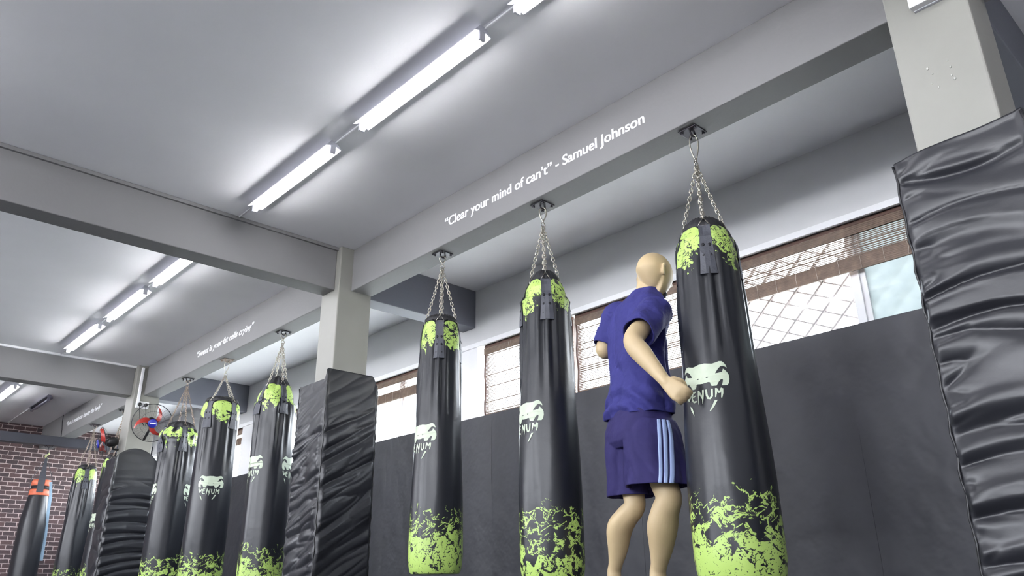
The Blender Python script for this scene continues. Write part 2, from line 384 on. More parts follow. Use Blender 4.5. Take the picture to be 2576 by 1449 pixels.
# bamboo blinds
def blind(ya, yb, zbot, label, rolled=False, seed=0, cat='blind', group=None):
    x = XW+.045; r = empty('bamboo_blind', (x, (ya+yb)/2, ZT), label, cat, group)
    oy = r.location.y; rnd = random.Random(seed)
    def loc(y_, z_, dx=0): return (dx, y_-oy, z_-ZT)
    hr = MB().box(loc(ya, ZT-.03, -.012), loc(yb, ZT-.004, .014)); hr.build('headrail', M['bamboodark'], r, bevel=.002)
    vl = MB()
    for k in range(5):
        z_ = ZT-.034-k*.0115; vl.box(loc(ya, z_-.0098, -.017), loc(yb, z_, -.0145))
    vl.build('valance', M['bamboo'], r)
    sl = MB(); z_ = ZT-.034; n = 0
    end = zbot+(.10 if rolled else .03)
    while z_ > end:
        hgt = .0056 if rnd.random() < .88 else .0095
        gap = .0066 if rnd.random() < .94 else .003
        sl.box(loc(ya, z_-hgt, 0), loc(yb, z_, .0022)); z_ -= hgt+gap; n += 1
    sl.build('slats', M['bamboo'], r)
    if rolled:
        st = MB()
        for lay in range(4):
            zz = z_
            while zz > zbot+.01+.006*lay:
                h_ = .008+rnd.random()*.006
                st.box(loc(ya, zz-h_, -.012+lay*.007), loc(yb, zz-.0007, -.009+lay*.007)); zz -= h_
        st.build('folded_slats', M['bamboo'], r)
    br = MB().box(loc(ya, zbot, -.004), loc(yb, zbot+.028, .006)); br.build('bottom_rail', M['bamboo'], r, bevel=.002)
    for y_, sg in ((ya, 1), (yb, -1)):
        ed = MB().tube([loc(y_+sg*.006+.006*math.sin(k*1.3+seed), ZT-.03-(ZT-.03-zbot)*k/10, -.006) for k in range(11)], .0085, 6)
        ed.build('edge_binding', M['bamboodark'], r, smooth=True)
    nc = max(3, int((yb-ya)/.13))
    for k in range(1, nc):
        y_ = ya+(yb-ya)*k/nc; cs = MB().tube([loc(y_+rnd.uniform(-.004, .004), ZT-.03-(ZT-.03-zbot)*q_/6, -.004-(.012 if rolled and q_ > 3 else 0)) for q_ in range(7)], .0011, 4)
        cs.build('cord', M['cord'], r)
    if not rolled:
        pc = MB().tube([loc(yb-.36, ZT-.03, -.02), loc(yb-.38, ZT-.2, -.022), loc(yb-.43, ZT-.33, -.02), loc(yb-.37, ZT-.21, -.024), loc(yb-.33, ZT-.04, -.02)], .0016, 5)
        pc.build('pull_cord', M['cord'], r, smooth=True)
    return r
blind(.70, 2.76, Z(1.752), 'dark bamboo blind half rolled up over the crossed window bars beside the near padded column', True, 1)
blind(2.955, 3.965, Z(1.405), 'lowered brown bamboo blind directly behind the man in blue', False, 2)
blind(4.00, 5.085, Z(1.405), 'lowered brown bamboo blind with pull cord, just left of the middle large bag', False, 3)
blind(5.47, 7.44, Z(1.81), 'bamboo blind rolled up above plain bright panes left of a hanging bag', True, 4)
blind(7.63, 9.64, Z(1.84), 'rolled bamboo blind glimpsed beyond the pad, on the second bay window', True, 5)
blind(10.04, 12.06, Z(1.84), 'rolled bamboo blind glimpsed between two bags in the far bay', True, 6)

# ------------------------------------------------------------------ wall mats
def wall_mat(ya, yb, label, seed):
    rnd = random.Random(seed); ny, nz = 44, 44; x0 = XW-.055
    vs = []; fs = []
    for i in range(nz+1):
        for j in range(ny+1):
            u = j/ny; v = i/nz; y_ = ya+.0003+(yb-ya-.0006)*u; z_ = .01+(ZM-.01)*v
            e = min(u, 1-u, v, 1-v); e_ = sstep(0, .012, e)
            d = .0008*e_ + .006*mnoise.noise(Vector((y_*1.6, z_*1.3, seed))) + .003*mnoise.noise(Vector((y_*5, z_*4, seed)))*e_
            vs.append((x0+.02-d, y_, z_))
    for i in range(nz):
        for j in range(ny):
            a = i*(ny+1)+j; fs.append((a, a+1, a+ny+2, a+ny+1))
    def side(idx, far):      # separate rim so the front keeps its own shading
        n0 = len(vs)
        for k_ in idx: vs.append(vs[k_])
        for k_ in idx: vs.append((XW-.002, vs[k_][1], vs[k_][2]))
        m_ = len(idx)
        for q_ in range(m_-1): fs.append((n0+q_, n0+q_+1, n0+m_+q_+1, n0+m_+q_))
    side([j for j in range(ny+1)], 0); side([nz*(ny+1)+j for j in range(ny+1)], 0)
    side([i*(ny+1) for i in range(nz+1)], 0); side([i*(ny+1)+ny for i in range(nz+1)], 0)
    n0 = len(vs); vs += [(XW-.002, ya+.0003, .01), (XW-.002, yb-.0003, .01), (XW-.002, yb-.0003, ZM), (XW-.002, ya+.0003, ZM)]; fs.append((n0, n0+1, n0+2, n0+3))
    mb = MB().add(vs, fs); o = mb.build('wall_mat', M['mat'], smooth=True)
    return tag(o, label, 'wall mat', 'black mats along the window wall')
ml = ['black wall mat behind the nearest column pad, under the hazy pane', 'black wall mat behind the big bag at the right, beneath the crossed window bars',
      'black wall mat behind the man in blue, below the lowered blinds', 'black wall mat beneath the two bright panes between the grey column pad and a bag',
      'black wall mat hidden mostly by the middle column pad', 'black wall mat seen as a narrow strip between two bags of the second bay', 
      'black wall mat behind the bag with the centred snake print', 'black wall mat in the far bay behind the bags', 'last black wall mat beside the brick wall']
edges = [-.1, 1.82, 3.37, 4.91, 6.48, 8.03, 9.6, 11.2, 12.8, 14.6]
edges = [.2]+edges[1:]
for i in range(9): wall_mat(edges[i], edges[i+1], ml[i], i+1)

# ------------------------------------------------------------------ ceiling tubes
def batten(x, ya, yb, label, on=True, group='lit ceiling tubes'):
    r = empty('tube_light', (x, (ya+yb)/2, ZC), label, 'ceiling light', group if on else None)
    h_ = (yb-ya)/2
    hs = MB(); pf = [(-.018, 0), (-.051, -.043), (-.052, -.048), (-.016, -.032), (.016, -.032), (.052, -.048), (.051, -.043), (.018, 0)]
    hs.loft([[Vector((x_, y_, z_)) for x_, z_ in pf] for y_ in (-h_, h_)]); hs.build('reflector', M['batten'] if on else M['offtube'], r)
    tb = MB().tube([(0, -h_+.03, -.068), (0, h_-.03, -.068)], .0145, 14)
    tb.build('tube', M['tube'] if on else M['offtube'], r, smooth=True)
    rl = MB().tube([(.052, -h_+.01, -.048), (.052, h_-.01, -.048)], .0025, 6); rl.build('reflector_lip', M['white'] if on else M['offtube'], r)
    for s in (-1, 1):
        MB().box((-.018, s*(h_-.010)-.008, -.082), (.018, s*(h_-.010)+.008, -.02)).build('end_holder', M['batten'] if on else M['offtube'], r, bevel=.003)
    return r
batten(2.02, 1.00, 2.115, 'lit ceiling tube cut off by the top edge of the photo')
batten(2.02, 2.35, 3.46, 'longest looking lit ceiling tube, nearest one fully in view')
batten(2.02, 3.77, 4.86, 'lit ceiling tube just in front of the near cross beam')
batten(2.02, 5.72, 6.83, 'lit ceiling tube partly hidden behind the near cross beam')
batten(2.02, 7.05, 8.10, 'middle lit ceiling tube of the second bay')
batten(2.02, 8.37, 9.52, 'lit ceiling tube just in front of the second cross beam')
batten(1.97, 10.45, 11.46, 'lit ceiling tube whose end peeps out under the second cross beam')
batten(1.97, 11.75, 12.85, 'lit ceiling tube in the far bay at the left edge of the photo')
batten(2.48, 12.22, 13.18, 'unlit dark ceiling tube in the far bay above the quote beam', False)
for (ya, yb) in ((.76, 5.15), (5.36, 9.9), (10.11, 13.4)):
    x = 2.035 if ya < 10 else 1.985
    tag(MB().tube([(x, ya, ZC-.006), (x, yb, ZC-.006)], .006, 8).build('ceiling_cable', M['white'], smooth=True),
        {.76: 'thin white cable linking the tubes of the nearest bay', 5.36: 'thin white cable linking the tubes of the second bay', 10.11: 'thin white cable linking the lit tubes of the far bay'}[ya], 'cable')
tag(MB().tube([(2.48, 13.18, ZC-.006), (2.48, 14.7, ZC-.006)], .006, 8).build('ceiling_cable', M['white'], smooth=True), 'thin white cable from the unlit tube to the brick wall', 'cable')
for (ya, yb) in ((2.30, 3.4), (3.75, 4.85), (.9, 2.0), (5.8, 6.9), (7.1, 8.2), (8.4, 9.5), (10.5, 11.6), (11.8, 12.9), (-1.9, -.8), (-.4, .45)):
    for xs in (-.25, -1.4, -2.5): batten(xs, ya, yb, 'unseen ceiling tube on the open side of the gym, filling out the ceiling light', True, 'lit ceiling tubes outside the photo')  # rows beyond the first are added out of view to brighten the ceiling
for (ya, yb) in ((-1.9, -.8), (-.4, .45)):
    batten(2.02, ya, yb, 'lit ceiling tube outside the photo, in the row of the visible ones', True, 'tubes of the visible row outside the photo')

# ------------------------------------------------------------------ bags
def surf_text(strokes_holes, R, th0, zc, off): pass
def link_chain(mb, p, q_, ln=.030, wr_=.0028, w_=.0085):
    p = Vector(p); q_ = Vector(q_); d = q_-p; L_ = d.length; n = max(2, int(round(L_/(ln-.0075)))); st = L_/n; d.normalize()
    s0 = d.orthogonal().normalized(); s1 = d.cross(s0)
    for i in range(n):
        c = p+d*(st*(i+.5)); s = s0 if i % 2 else s1
        h_ = (st+.0075)/2-w_; pts = []
        for k in range(12):
            a = 2*PI*k/12; pts.append(c+s*(w_*math.cos(a))+d*(w_*math.sin(a)+math.copysign(h_, math.sin(a) if abs(math.sin(a)) > 1e-6 else 1)))
        mb.tube(pts, wr_, 5, closed=True)
    return mb

EM_HALF = [(0, 275), (60, 272), (130, 285), (200, 292), (270, 275), (330, 255), (380, 258), (420, 290), (450, 335), (465, 385), (430, 362), (390, 347), (350, 355), (310, 390), (280, 430), (245, 485),
           (300, 478), (375, 460), (385, 430), (392, 400), (430, 430), (470, 480), (495, 530), (500, 600), (482, 680), (450, 722), (350, 722), (362, 690), (375, 640), (378, 600), (340, 605), (300, 650), (270, 700), (255, 722), (170, 722), (150, 680), (145, 650), (110, 640), (60, 650), (0, 655)]
EM = EM_HALF + [(-x, y) for x, y in reversed(EM_HALF[1:-1])]
NOS = [[(s*95+25*math.cos(a)*s, 548+11*math.sin(a)) for a in [k*PI/4 for k in range(8)]] for s in (1, -1)]
FANGS = [[(255, 995), (200, 1000), (150, 1100), (95, 1195), (115, 1195), (190, 1110)], [(-355, 1015), (-300, 1070), (-280, 1130), (-262, 1225), (-290, 1180), (-345, 1090)]]
STROKES = [  # VENUM, brush strokes with dripping ends: points and half-widths
    [(-428, 770, 24), (-400, 860, 22), (-378, 925, 12)], [(-312, 790, 16), (-345, 860, 20), (-372, 925, 14)],
    [(-180, 778, 14), (-250, 785, 20), (-288, 850, 22), (-280, 920, 20), (-240, 962, 18), (-172, 962, 14)], [(-275, 868, 14), (-195, 850, 13)],
    [(-102, 770, 20), (-112, 860, 20), (-122, 990, 9), (-124, 1030, 3)], [(-100, 790, 20), (-55, 870, 20), (-15, 945, 15)], [(-2, 772, 18), (-10, 880, 18), (-24, 980, 10), (-30, 1030, 3)],
    [(62, 775, 19), (66, 880, 20), (90, 945, 20), (125, 955, 20), (160, 915, 20), (168, 775, 17)],
    [(242, 770, 18), (236, 860, 17), (222, 940, 9)], [(250, 785, 18), (290, 862, 17)], [(345, 772, 18), (292, 865, 17)], [(350, 780, 19), (345, 870, 19), (328, 955, 10)]]
EMS = .235/980
def emblem_polys():
    out = []
    loops = [[Vector((x, y, 0)) for x, y in lp] for lp in [EM]+NOS]
    flat = [v for lp in loops for v in lp]
    out.append((flat, tessellate_polygon(loops)))
    for fg in FANGS:
        vs = [Vector((x, y, 0)) for x, y in fg]; out.append((vs, tessellate_polygon([vs])))
    for st in STROKES:
        vs = []; k = len(st)
        for i, (x, y, hw) in enumerate(st):
            a = st[max(i-1, 0)]; b_ = st[min(i+1, k-1)]; d = Vector((b_[0]-a[0], b_[1]-a[1], 0)).normalized(); nn = Vector((-d.y, d.x, 0))
            vs += [Vector((x, y, 0))+nn*hw, Vector((x, y, 0))-nn*hw]
        out.append((vs, [t_ for i in range(k-1) for t_ in ((2*i, 2*i+1, 2*i+3), (2*i, 2*i+3, 2*i+2))]))
    return out
bm = bmesh.new()
for vs, ts in emblem_polys():
    bv = [bm.verts.new(v) for v in vs]
    for t_ in ts:
        try: bm.faces.new([bv[i] for i in t_])
        except ValueError: pass
for gx in range(-480, 500, 40):
    bmesh.ops.bisect_plane(bm, geom=bm.verts[:]+bm.edges[:]+bm.faces[:], plane_co=(gx, 0, 0), plane_no=(1, 0, 0))
for gy in range(290, 1200, 60):
    bmesh.ops.bisect_plane(bm, geom=bm.verts[:]+bm.edges[:]+bm.faces[:], plane_co=(0, gy, 0), plane_no=(0, 1, 0))
bm.verts.index_update(); EMV = [(v.co.x, v.co.y) for v in bm.verts]; EMF = [tuple(v.index for v in f.verts) for f in bm.faces]; bm.free()

def make_bag(label, X, Y, ztop, zbot, rt, rb, emblems, straps, seed, ecz=None, crumple=0.0, mat_='bag', lean=0.0, chrome='chrome', capslope=1.0, carab=.13, group='black punching bags with lime splash print'):
    """emblems / straps: angles in degrees measured to the viewer's right from the side facing the camera"""
    L_ = ztop-zbot; r = empty('punching_bag', (X, Y, zbot), label, 'punching bag', group); rnd = random.Random(seed)
    thc = math.atan2(-Y, -X)
    prof = [(0, .0), (.35, -.006), (.62, -.022), (.80, -.045), (.90, -.075), (.955, -.12), (.99, -.19), (1.0, -.27)]
    prof = [(k*rt, z*capslope if k < .95 else z) for k, z in prof]
    def baseR(z):   # z from bottom
        d = L_-z
        if d < .27: 
            for (r0, z0), (r1, z1) in zip(prof, prof[1:]):
                if -z0 <= d <= -z1: return r0+(r1-r0)*(d+z0)/max(1e-6, (z0-z1))
        s = sstep(.27, L_*.8, d); R_ = rt+(rb-rt)*s
        if z < .12: R_ *= (1-.10*(1-z/.12)**2.2)
        return R_
    st_ang = [thc+math.radians(a) for a in straps]
    def Rf(th, z):
        R_ = baseR(z); d = L_-z
        k = sstep(.03, .10, d)*(1-sstep(.40, .95, d))
        wv = 0
        for a in st_ang:       # vinyl gathers into pleats below every strap
            da = (th-a+PI) % (2*PI)-PI
            wv += .015*math.cos(da*17)*math.exp(-(da/.42)**2)*sstep(.18, .30, d)*(1-sstep(.42, .85, d))
            wv -= .010*math.exp(-(da/.20)**2)*sstep(.02, .08, d)*(1-sstep(.2, .45, d))
        v = Vector((math.cos(th)*2.2, math.sin(th)*2.2, z*1.1+seed*3.7))
        wv += .010*mnoise.noise(v)*sstep(.02, .3, d)
        wv += .005*mnoise.noise(v*2.7)*k
        if crumple:
            kk = (1-sstep(.18, .50, d))*sstep(.0, .06, d)
            wv += crumple*(mnoise.noise(Vector((math.cos(th)*1.4, math.sin(th)*1.4, z*4+seed)))*1.0+.5*mnoise.noise(Vector((math.cos(th)*4, math.sin(th)*4, z*9+seed))))*kk
        return R_*(1+0*k)+wv
    NT = 72; zs = [0, .004, .012, .03, .06] + [.10+.03*i for i in range(int((L_-.30-.10)/.03)+1)]
    zs = [z for z in zs if z < L_-.275]+[L_-.27+.0135*i for i in range(1, 14)]+[L_+z for r_, z in reversed(prof[1:5])]+[L_-.012]
    zs = sorted(set(round(z, 4) for z in zs if z < L_-.001))
    vs = []; uvs = []; 
    for z in zs:
        for j in range(NT):
            th = 2*PI*j/NT; R_ = Rf(th, z) if z > .004 else Rf(th, z)*.97
            zz = z
            if crumple: zz += crumple*.9*mnoise.noise(Vector((math.cos(th)*1.7, math.sin(th)*1.7, seed)))*sstep(.25, .0, L_-z)
            vs.append((R_*math.cos(th), R_*math.sin(th), zz))
    fs = []; n = len(zs)
    for i in range(n-1):
        for j in range(NT): j2 = (j+1) % NT; fs.append((i*NT+j, i*NT+j2, (i+1)*NT+j2, (i+1)*NT+j))
    ib = len(vs); vs.append((0, 0, .0)); vs.append((0, 0, L_))
    for j in range(NT): j2 = (j+1) % NT; fs.append((ib, j2, j)); fs.append((ib+1, (n-1)*NT+j, (n-1)*NT+j2))
    me = bpy.data.meshes.new('bag_cover'); me.from_pydata(vs, [], fs); me.update(); me.materials.append(M[mat_])
    me.polygons.foreach_set('use_smooth', [True]*len(me.polygons))
    la = me.uv_layers.new(name='low'); lb = me.uv_layers.new(name='top')
    for p in me.polygons:
        js = [me.loops[li].vertex_index % NT if me.loops[li].vertex_index < ib else -1 for li in p.loop_indices]
        wrap = 0 in js and (NT-1) in js
        for li, j in zip(p.loop_indices, js):
            vi = me.loops[li].vertex_index; z = vs[vi][2]
            jj = NT if (wrap and j == 0) else (max(js) if j < 0 else j)
            u = (2*PI*jj/NT)*.17; la.data[li].uv = (u, z); lb.data[li].uv = (u, min(max(0, L_-z), .9) if z > .01 else .9)
    av = me.attributes.new('strap_distance', 'FLOAT', 'POINT')
    for vi, v_ in enumerate(vs):
        th = math.atan2(v_[1], v_[0]); av.data[vi].value = min([abs((th-a+PI) % (2*PI)-PI) for a in st_ang])*.16
    body = bpy.data.objects.new('bag_cover', me); col.objects.link(body); body.parent = r
    # dark top cap
    cp = MB(); rings = []
    for k, (rr, zz) in enumerate([(1.004, -.050), (.99, -.030), (.86, -.012), (.55, .006), (.2, .014), (.02, .016)]):
        rings.append([Vector(((Rf(2*PI*j/NT, L_-.055)*rr+.003)*math.cos(2*PI*j/NT), (Rf(2*PI*j/NT, L_-.055)*rr+.003)*math.sin(2*PI*j/NT), L_+zz*capslope+.004*math.sin(j*1.9+seed)*(rr > .3))) for j in range(NT)])
    cp.loft(rings, cap0=False); cp.build('top_cap', M['cap'], r, smooth=True)
    # straps with riveted patch, triangle ring and chain
    plate_z = ZB-zbot; cz = plate_z-carab-.03; cx = 0
    for a in st_ang:
        rad = Vector((math.cos(a), math.sin(a), 0)); tg = Vector((-math.sin(a), math.cos(a), 0))
        rows = []; hw = .027
        ds = [.062, .075, .10, .13, .16, .19, .215]
        for d in ds:
            z = L_-d; rows.append([rad*0+Vector((Rf(a+s*hw/max(.08, baseR(z)), z)*math.cos(a+s*hw/max(.08, baseR(z))), Rf(a+s*hw/max(.08, baseR(z)), z)*math.sin(a+s*hw/max(.08, baseR(z))), z)) for s in (-1, -.33, .33, 1)])
        def strip(rows, off, name, m_, par, thick=.003):
            mb = MB(); k = len(rows[0]); vsx = []
            for sgn in (0, 1):
                for rw in rows:
                    for p_ in rw:
                        nrm = Vector((p_.x, p_.y, 0)).normalized(); vsx.append(p_+nrm*(off+sgn*thick)+Vector((0, 0, .004 if rw is rows[0] else 0)))
            N_ = len(rows)*k; f_ = []
            for sgn in (0, 1):
                for i in range(len(rows)-1):
                    for j in range(k-1):
                        q4 = [sgn*N_+i*k+j, sgn*N_+i*k+j+1, sgn*N_+(i+1)*k+j+1, sgn*N_+(i+1)*k+j]; f_.append(tuple(q4 if sgn else q4[::-1]))
            for i in range(len(rows)-1):
                for j in (0, k-1): f_.append((i*k+j, (i+1)*k+j, N_+(i+1)*k+j, N_+i*k+j))
            for j in range(k-1):
                for i in (0, len(rows)-1): f_.append((i*k+j, i*k+j+1, N_+i*k+j+1, N_+i*k+j))
            mb.add(vsx, f_); return mb.build(name, m_, par, smooth=False)
        st = strip(rows, .004, 'strap', M['web'], r)
        prow = []
        for d in [.15, .18, .21, .24, .27, .30, .33]:
            z = L_-d; hw2 = .030+.012*(d-.15)/.18
            prow.append([Vector((Rf(a+s*hw2/.16, z)*math.cos(a+s*hw2/.16), Rf(a+s*hw2/.16, z)*math.sin(a+s*hw2/.16), z)) for s in (-1, -.33, .33, 1)])
        pt = strip(prow, .007, 'strap_patch', M['web'], r, .004)
        rv = MB()
        for d in (.18, .235, .29):
            for s in (-.5, .5):
                z = L_-d; an = a+s*.034/.16; R_ = Rf(an, z)+.011; c = Vector((R_*math.cos(an), R_*math.sin(an), z)); n_ = Vector((math.cos(an), math.sin(an), 0)); t1 = Vector((-n_.y, n_.x, 0)); t2 = Vector((0, 0, 1))
                rv.loft([[c+t1*(q_*math.cos(k*PI/5))+t2*(q_*math.sin(k*PI/5))+n_*h_ for k in range(10)] for q_, h_ in ((.0085, -.002), (.0085, .002), (.005, .0035))])
        rv.build('rivets', M['rivet'], pt, smooth=False)
        top = rad*(Rf(a, L_-.062)+.006)+Vector((0, 0, L_-.060)); apex = rad*(Rf(a, L_-.055)-.004)+Vector((0, 0, L_-.020+.006*capslope))
        tr = MB().tube([top-tg*.028, top+tg*.028, apex], .0028, 6, closed=True); tr.build('triangle_ring', M[chrome], r, smooth=True)
        ch = MB(); link_chain(ch, (0, 0, cz), apex+Vector((0, 0, -.004))); ch.build('chain', M[chrome], r, smooth=True)
    # swivel ring and carabiner
    sw = MB().tube([(.016*math.cos(k*PI/6), .0, cz+.012+.016*math.sin(k*PI/6)) for k in range(12)], .0035, 6, closed=True)
    sw.tube([(0, 0, cz+.024), (0, 0, cz+.044)], .006, 8)
    sw.build('swivel_ring', M[chrome], r, smooth=True)
    t0 = cz+.040; t1 = plate_z-.018; hh = t1-t0; pts = []
    vdir = Vector((math.cos(thc+PI/2), math.sin(thc+PI/2), 0))
    for k in range(18):
        a = 2*PI*k/18; ww = .012+.016*(math.sin(a)*.5+.5); pts.append(vdir*(ww*math.cos(a))+Vector((0, 0, t0+hh*(math.sin(a)*.5+.5))))
    MB().tube(pts, .004, 6, closed=True).build('carabiner', M[chrome], r, smooth=True)
    # printed emblem, wrapped on the cover
    zc = (ecz-.04-zbot) if ecz else L_*.5
    for ea in emblems:
        a0 = thc+math.radians(ea); vs = []
        for x, y in EMV:
            z = zc-(y-735)*EMS; a = a0+x*EMS/baseR(z); R_ = Rf(a, z)+.0022; vs.append((R_*math.cos(a), R_*math.sin(a), z))
        MB().add(vs, EMF).build('snake_emblem', M['logo'], r, smooth=True)
    # ceiling plate: its own thing, bolted under the beam
    return r
def bracket(X, Y, label, m_='iron', z=ZB):
    r = empty('ceiling_bracket', (X, Y, z), label, 'bracket', 'bag brackets bolted under the beams')
    MB().box((-.055, -.055, -.007), (.055, .055, 0)).build('plate', M[m_], r, bevel=.003)
    for sx_ in (-1, 1):
        for sy_ in (-1, 1):
            MB().tube([(sx_*.04, sy_*.04, -.006), (sx_*.04, sy_*.04, -.018)], .008, 6).build('bolt', M[m_], r)
    mb = MB().tube([(.022*math.cos(a), .0, -.004-.026*math.sin(a)) for a in [PI*k/8 for k in range(9)]], .005, 6)
    mb.build('loop', M[m_], r, smooth=True)
    return r
BX = 3.097
make_bag('largest punching bag, hanging at the right in front of the crossed window bars', BX, 1.897, Z(1.703), Z(.005), .150, .192, [-26], [2, 92, 182, 272], 3, Z(.865), carab=.18, capslope=1.6)
make_bag('punching bag hanging left of the man, sparse lime lines at its foot', BX, 3.021, Z(1.765), Z(.03), .148, .175, [-51], [3, 93, 183, 273], 7, Z(.89), mat_='bagd', capslope=2.3, carab=.12)
make_bag('punching bag hanging between the lowered blind and the two bright panes', BX, 4.037, Z(1.761), Z(.088), .136, .168, [-49], [-4, 86, 176, 266], 12, Z(.92), carab=.08)
make_bag('punching bag with pleated top, just left of the grey column pad', BX, 6.429, Z(1.78), Z(-.03), .172, .182, [-59, 72], [24, 114, 204, 294], 21, Z(1.01), crumple=.03, capslope=2.8, chrome='chrome', carab=.08)
make_bag('punching bag showing its whole snake print centred', BX, 7.654, Z(1.835), Z(-.03), .188, .194, [-2, 178], [-38, 45, 142, 225], 33, Z(.965), carab=.14, crumple=.008)
make_bag('slumped-top punching bag right of the wall fan', BX, 8.687, Z(1.74), Z(-.03), .182, .198, [-88, 74], [-75, 15, 105, 195], 45, Z(1.0), crumple=.05, capslope=1.5, carab=.06, chrome='rust')
make_bag('punching bag partly behind the far column pad with only its left side showing', BX, 10.815, Z(1.65), Z(-.06), .15, .185, [-48], [70, 160, 250, 340], 52, Z(.85), carab=.08, chrome='rust')
make_bag('farthest lime printed punching bag, in front of the brick wall', BX, 12.07, Z(1.665), Z(-.06), .145, .178, [120], [5, 95, 185, 275], 61, Z(.85), carab=.09, chrome='rust')
for Y_, lb, m_ in [(1.897, 'dark bracket above the largest bag at the right', 'iron'), (3.021, 'dark bracket above the bag left of the man', 'iron'), (4.037, 'dark bracket on the quote beam nearest the corner column', 'iron'),
               (6.429, 'bracket above the pleated-top bag in the second bay', 'iron'), (7.654, 'pale rusty bracket above the bag with the centred print', 'rust'), (8.687, 'bracket above the slumped-top bag near the fan', 'iron'),
               (10.815, 'bracket beside the second column in the far bay', 'iron'), (12.07, 'bracket above the farthest lime printed bag', 'iron')]:
    bracket(BX, Y_, lb, m_)

# old bag with orange band on the steel beam
def old_bag():
    X, Y = 2.87, 13.47; zt = Z(1.58)
    r = empty('punching_bag', (X, Y, 0), 'plain black bag with orange bands hanging before the brick wall', 'punching bag')
    def rings(pr__, n=40, wob=.006):
        return [[Vector(((R_+wob*mnoise.noise(Vector((math.cos(2*PI*j/n)*2, math.sin(2*PI*j/n)*2, z*2))))*math.cos(2*PI*j/n), (R_+wob*mnoise.noise(Vector((math.cos(2*PI*j/n)*2, math.sin(2*PI*j/n)*2, z*2))))*math.sin(2*PI*j/n), z)) for j in range(n)] for R_, z in pr__]
    MB().loft(rings([(.12, .04), (.17, .07)]+[(.182-.0*k, .15+.1*k) for k in range(9)]+[(.180, 1.05), (.172, 1.15), (.160, 1.25), (.148, 1.35), (.135, 1.44), (.128, 1.50)])).build('bag_cover', M['vinyl'], r, smooth=True)
    MB().loft(rings([(.130, 1.46), (.138, 1.47), (.136, 1.52), (.130, 1.55)])).build('band', M['orangec'], r, smooth=True)
    MB().loft(rings([(.124, 1.54), (.126, 1.60)])).build('collar', M['cap'], r, smooth=True)
    MB().loft(rings([(.122, 1.60), (.132, 1.61), (.13, 1.67), (.115, 1.69)])).build('band', M['orangec'], r, smooth=True)
    ap = Vector((0, 0, Z(1.93)))
    thc = math.atan2(-Y, -X)
    for a in (0, 90, 180, 270):
        an = thc+math.radians(a); rad = Vector((math.cos(an), math.sin(an), 0)); tg = Vector((-rad.y, rad.x, 0))
        p = [rad*.138+Vector((0, 0, 1.50)), rad*.134+Vector((0, 0, 1.70)), ap]
        mb = MB(); hw = [.045, .045, .012]
        mb.loft([[c+tg*(s*h_)+rad*t_ for s, t_ in ((-1, 0), (1, 0), (1, .006), (-1, .006))] for c, h_ in zip(p, hw)]); mb.build('strap', M['web'], r)
    MB().tube([ap+Vector((.02*math.cos(k), .02*math.sin(k), -.02+.012*k)) for k in range(8)], .012, 7).build('cord_knot', M['yel'], r, smooth=True)
    MB().tube([ap+Vector((0, 0, .04)), (0, 0, Z(2.09))], .007, 7).build('hook', M['iron'], r)
    cr = Vector((math.cos(thc+PI/2), math.sin(thc+PI/2), 0)); tc_ = Vector((math.cos(thc), math.sin(thc), 0))
    pts = [cr*.12+tc_*.10+Vector((0, 0, 1.66)), cr*.155+tc_*.08+Vector((0, 0, 1.45)), cr*.165+tc_*.09+Vector((0, 0, 1.2)), cr*.19+tc_*.04+Vector((0, 0, .9)), cr*.20+tc_*.02+Vector((0, 0, .55))]
    mb = MB(); mb.loft([[c+cr*s*.02+tc_*t_ for s, t_ in ((-1, 0), (1, 0), (1, .004), (-1, .004))] for c in pts]); mb.build('hanging_strap', M['skyb'], r)
old_bag()
bracket(2.87, 13.47, 'small bracket under the dark steel beam at the brick wall', 'iron', Z(2.107))

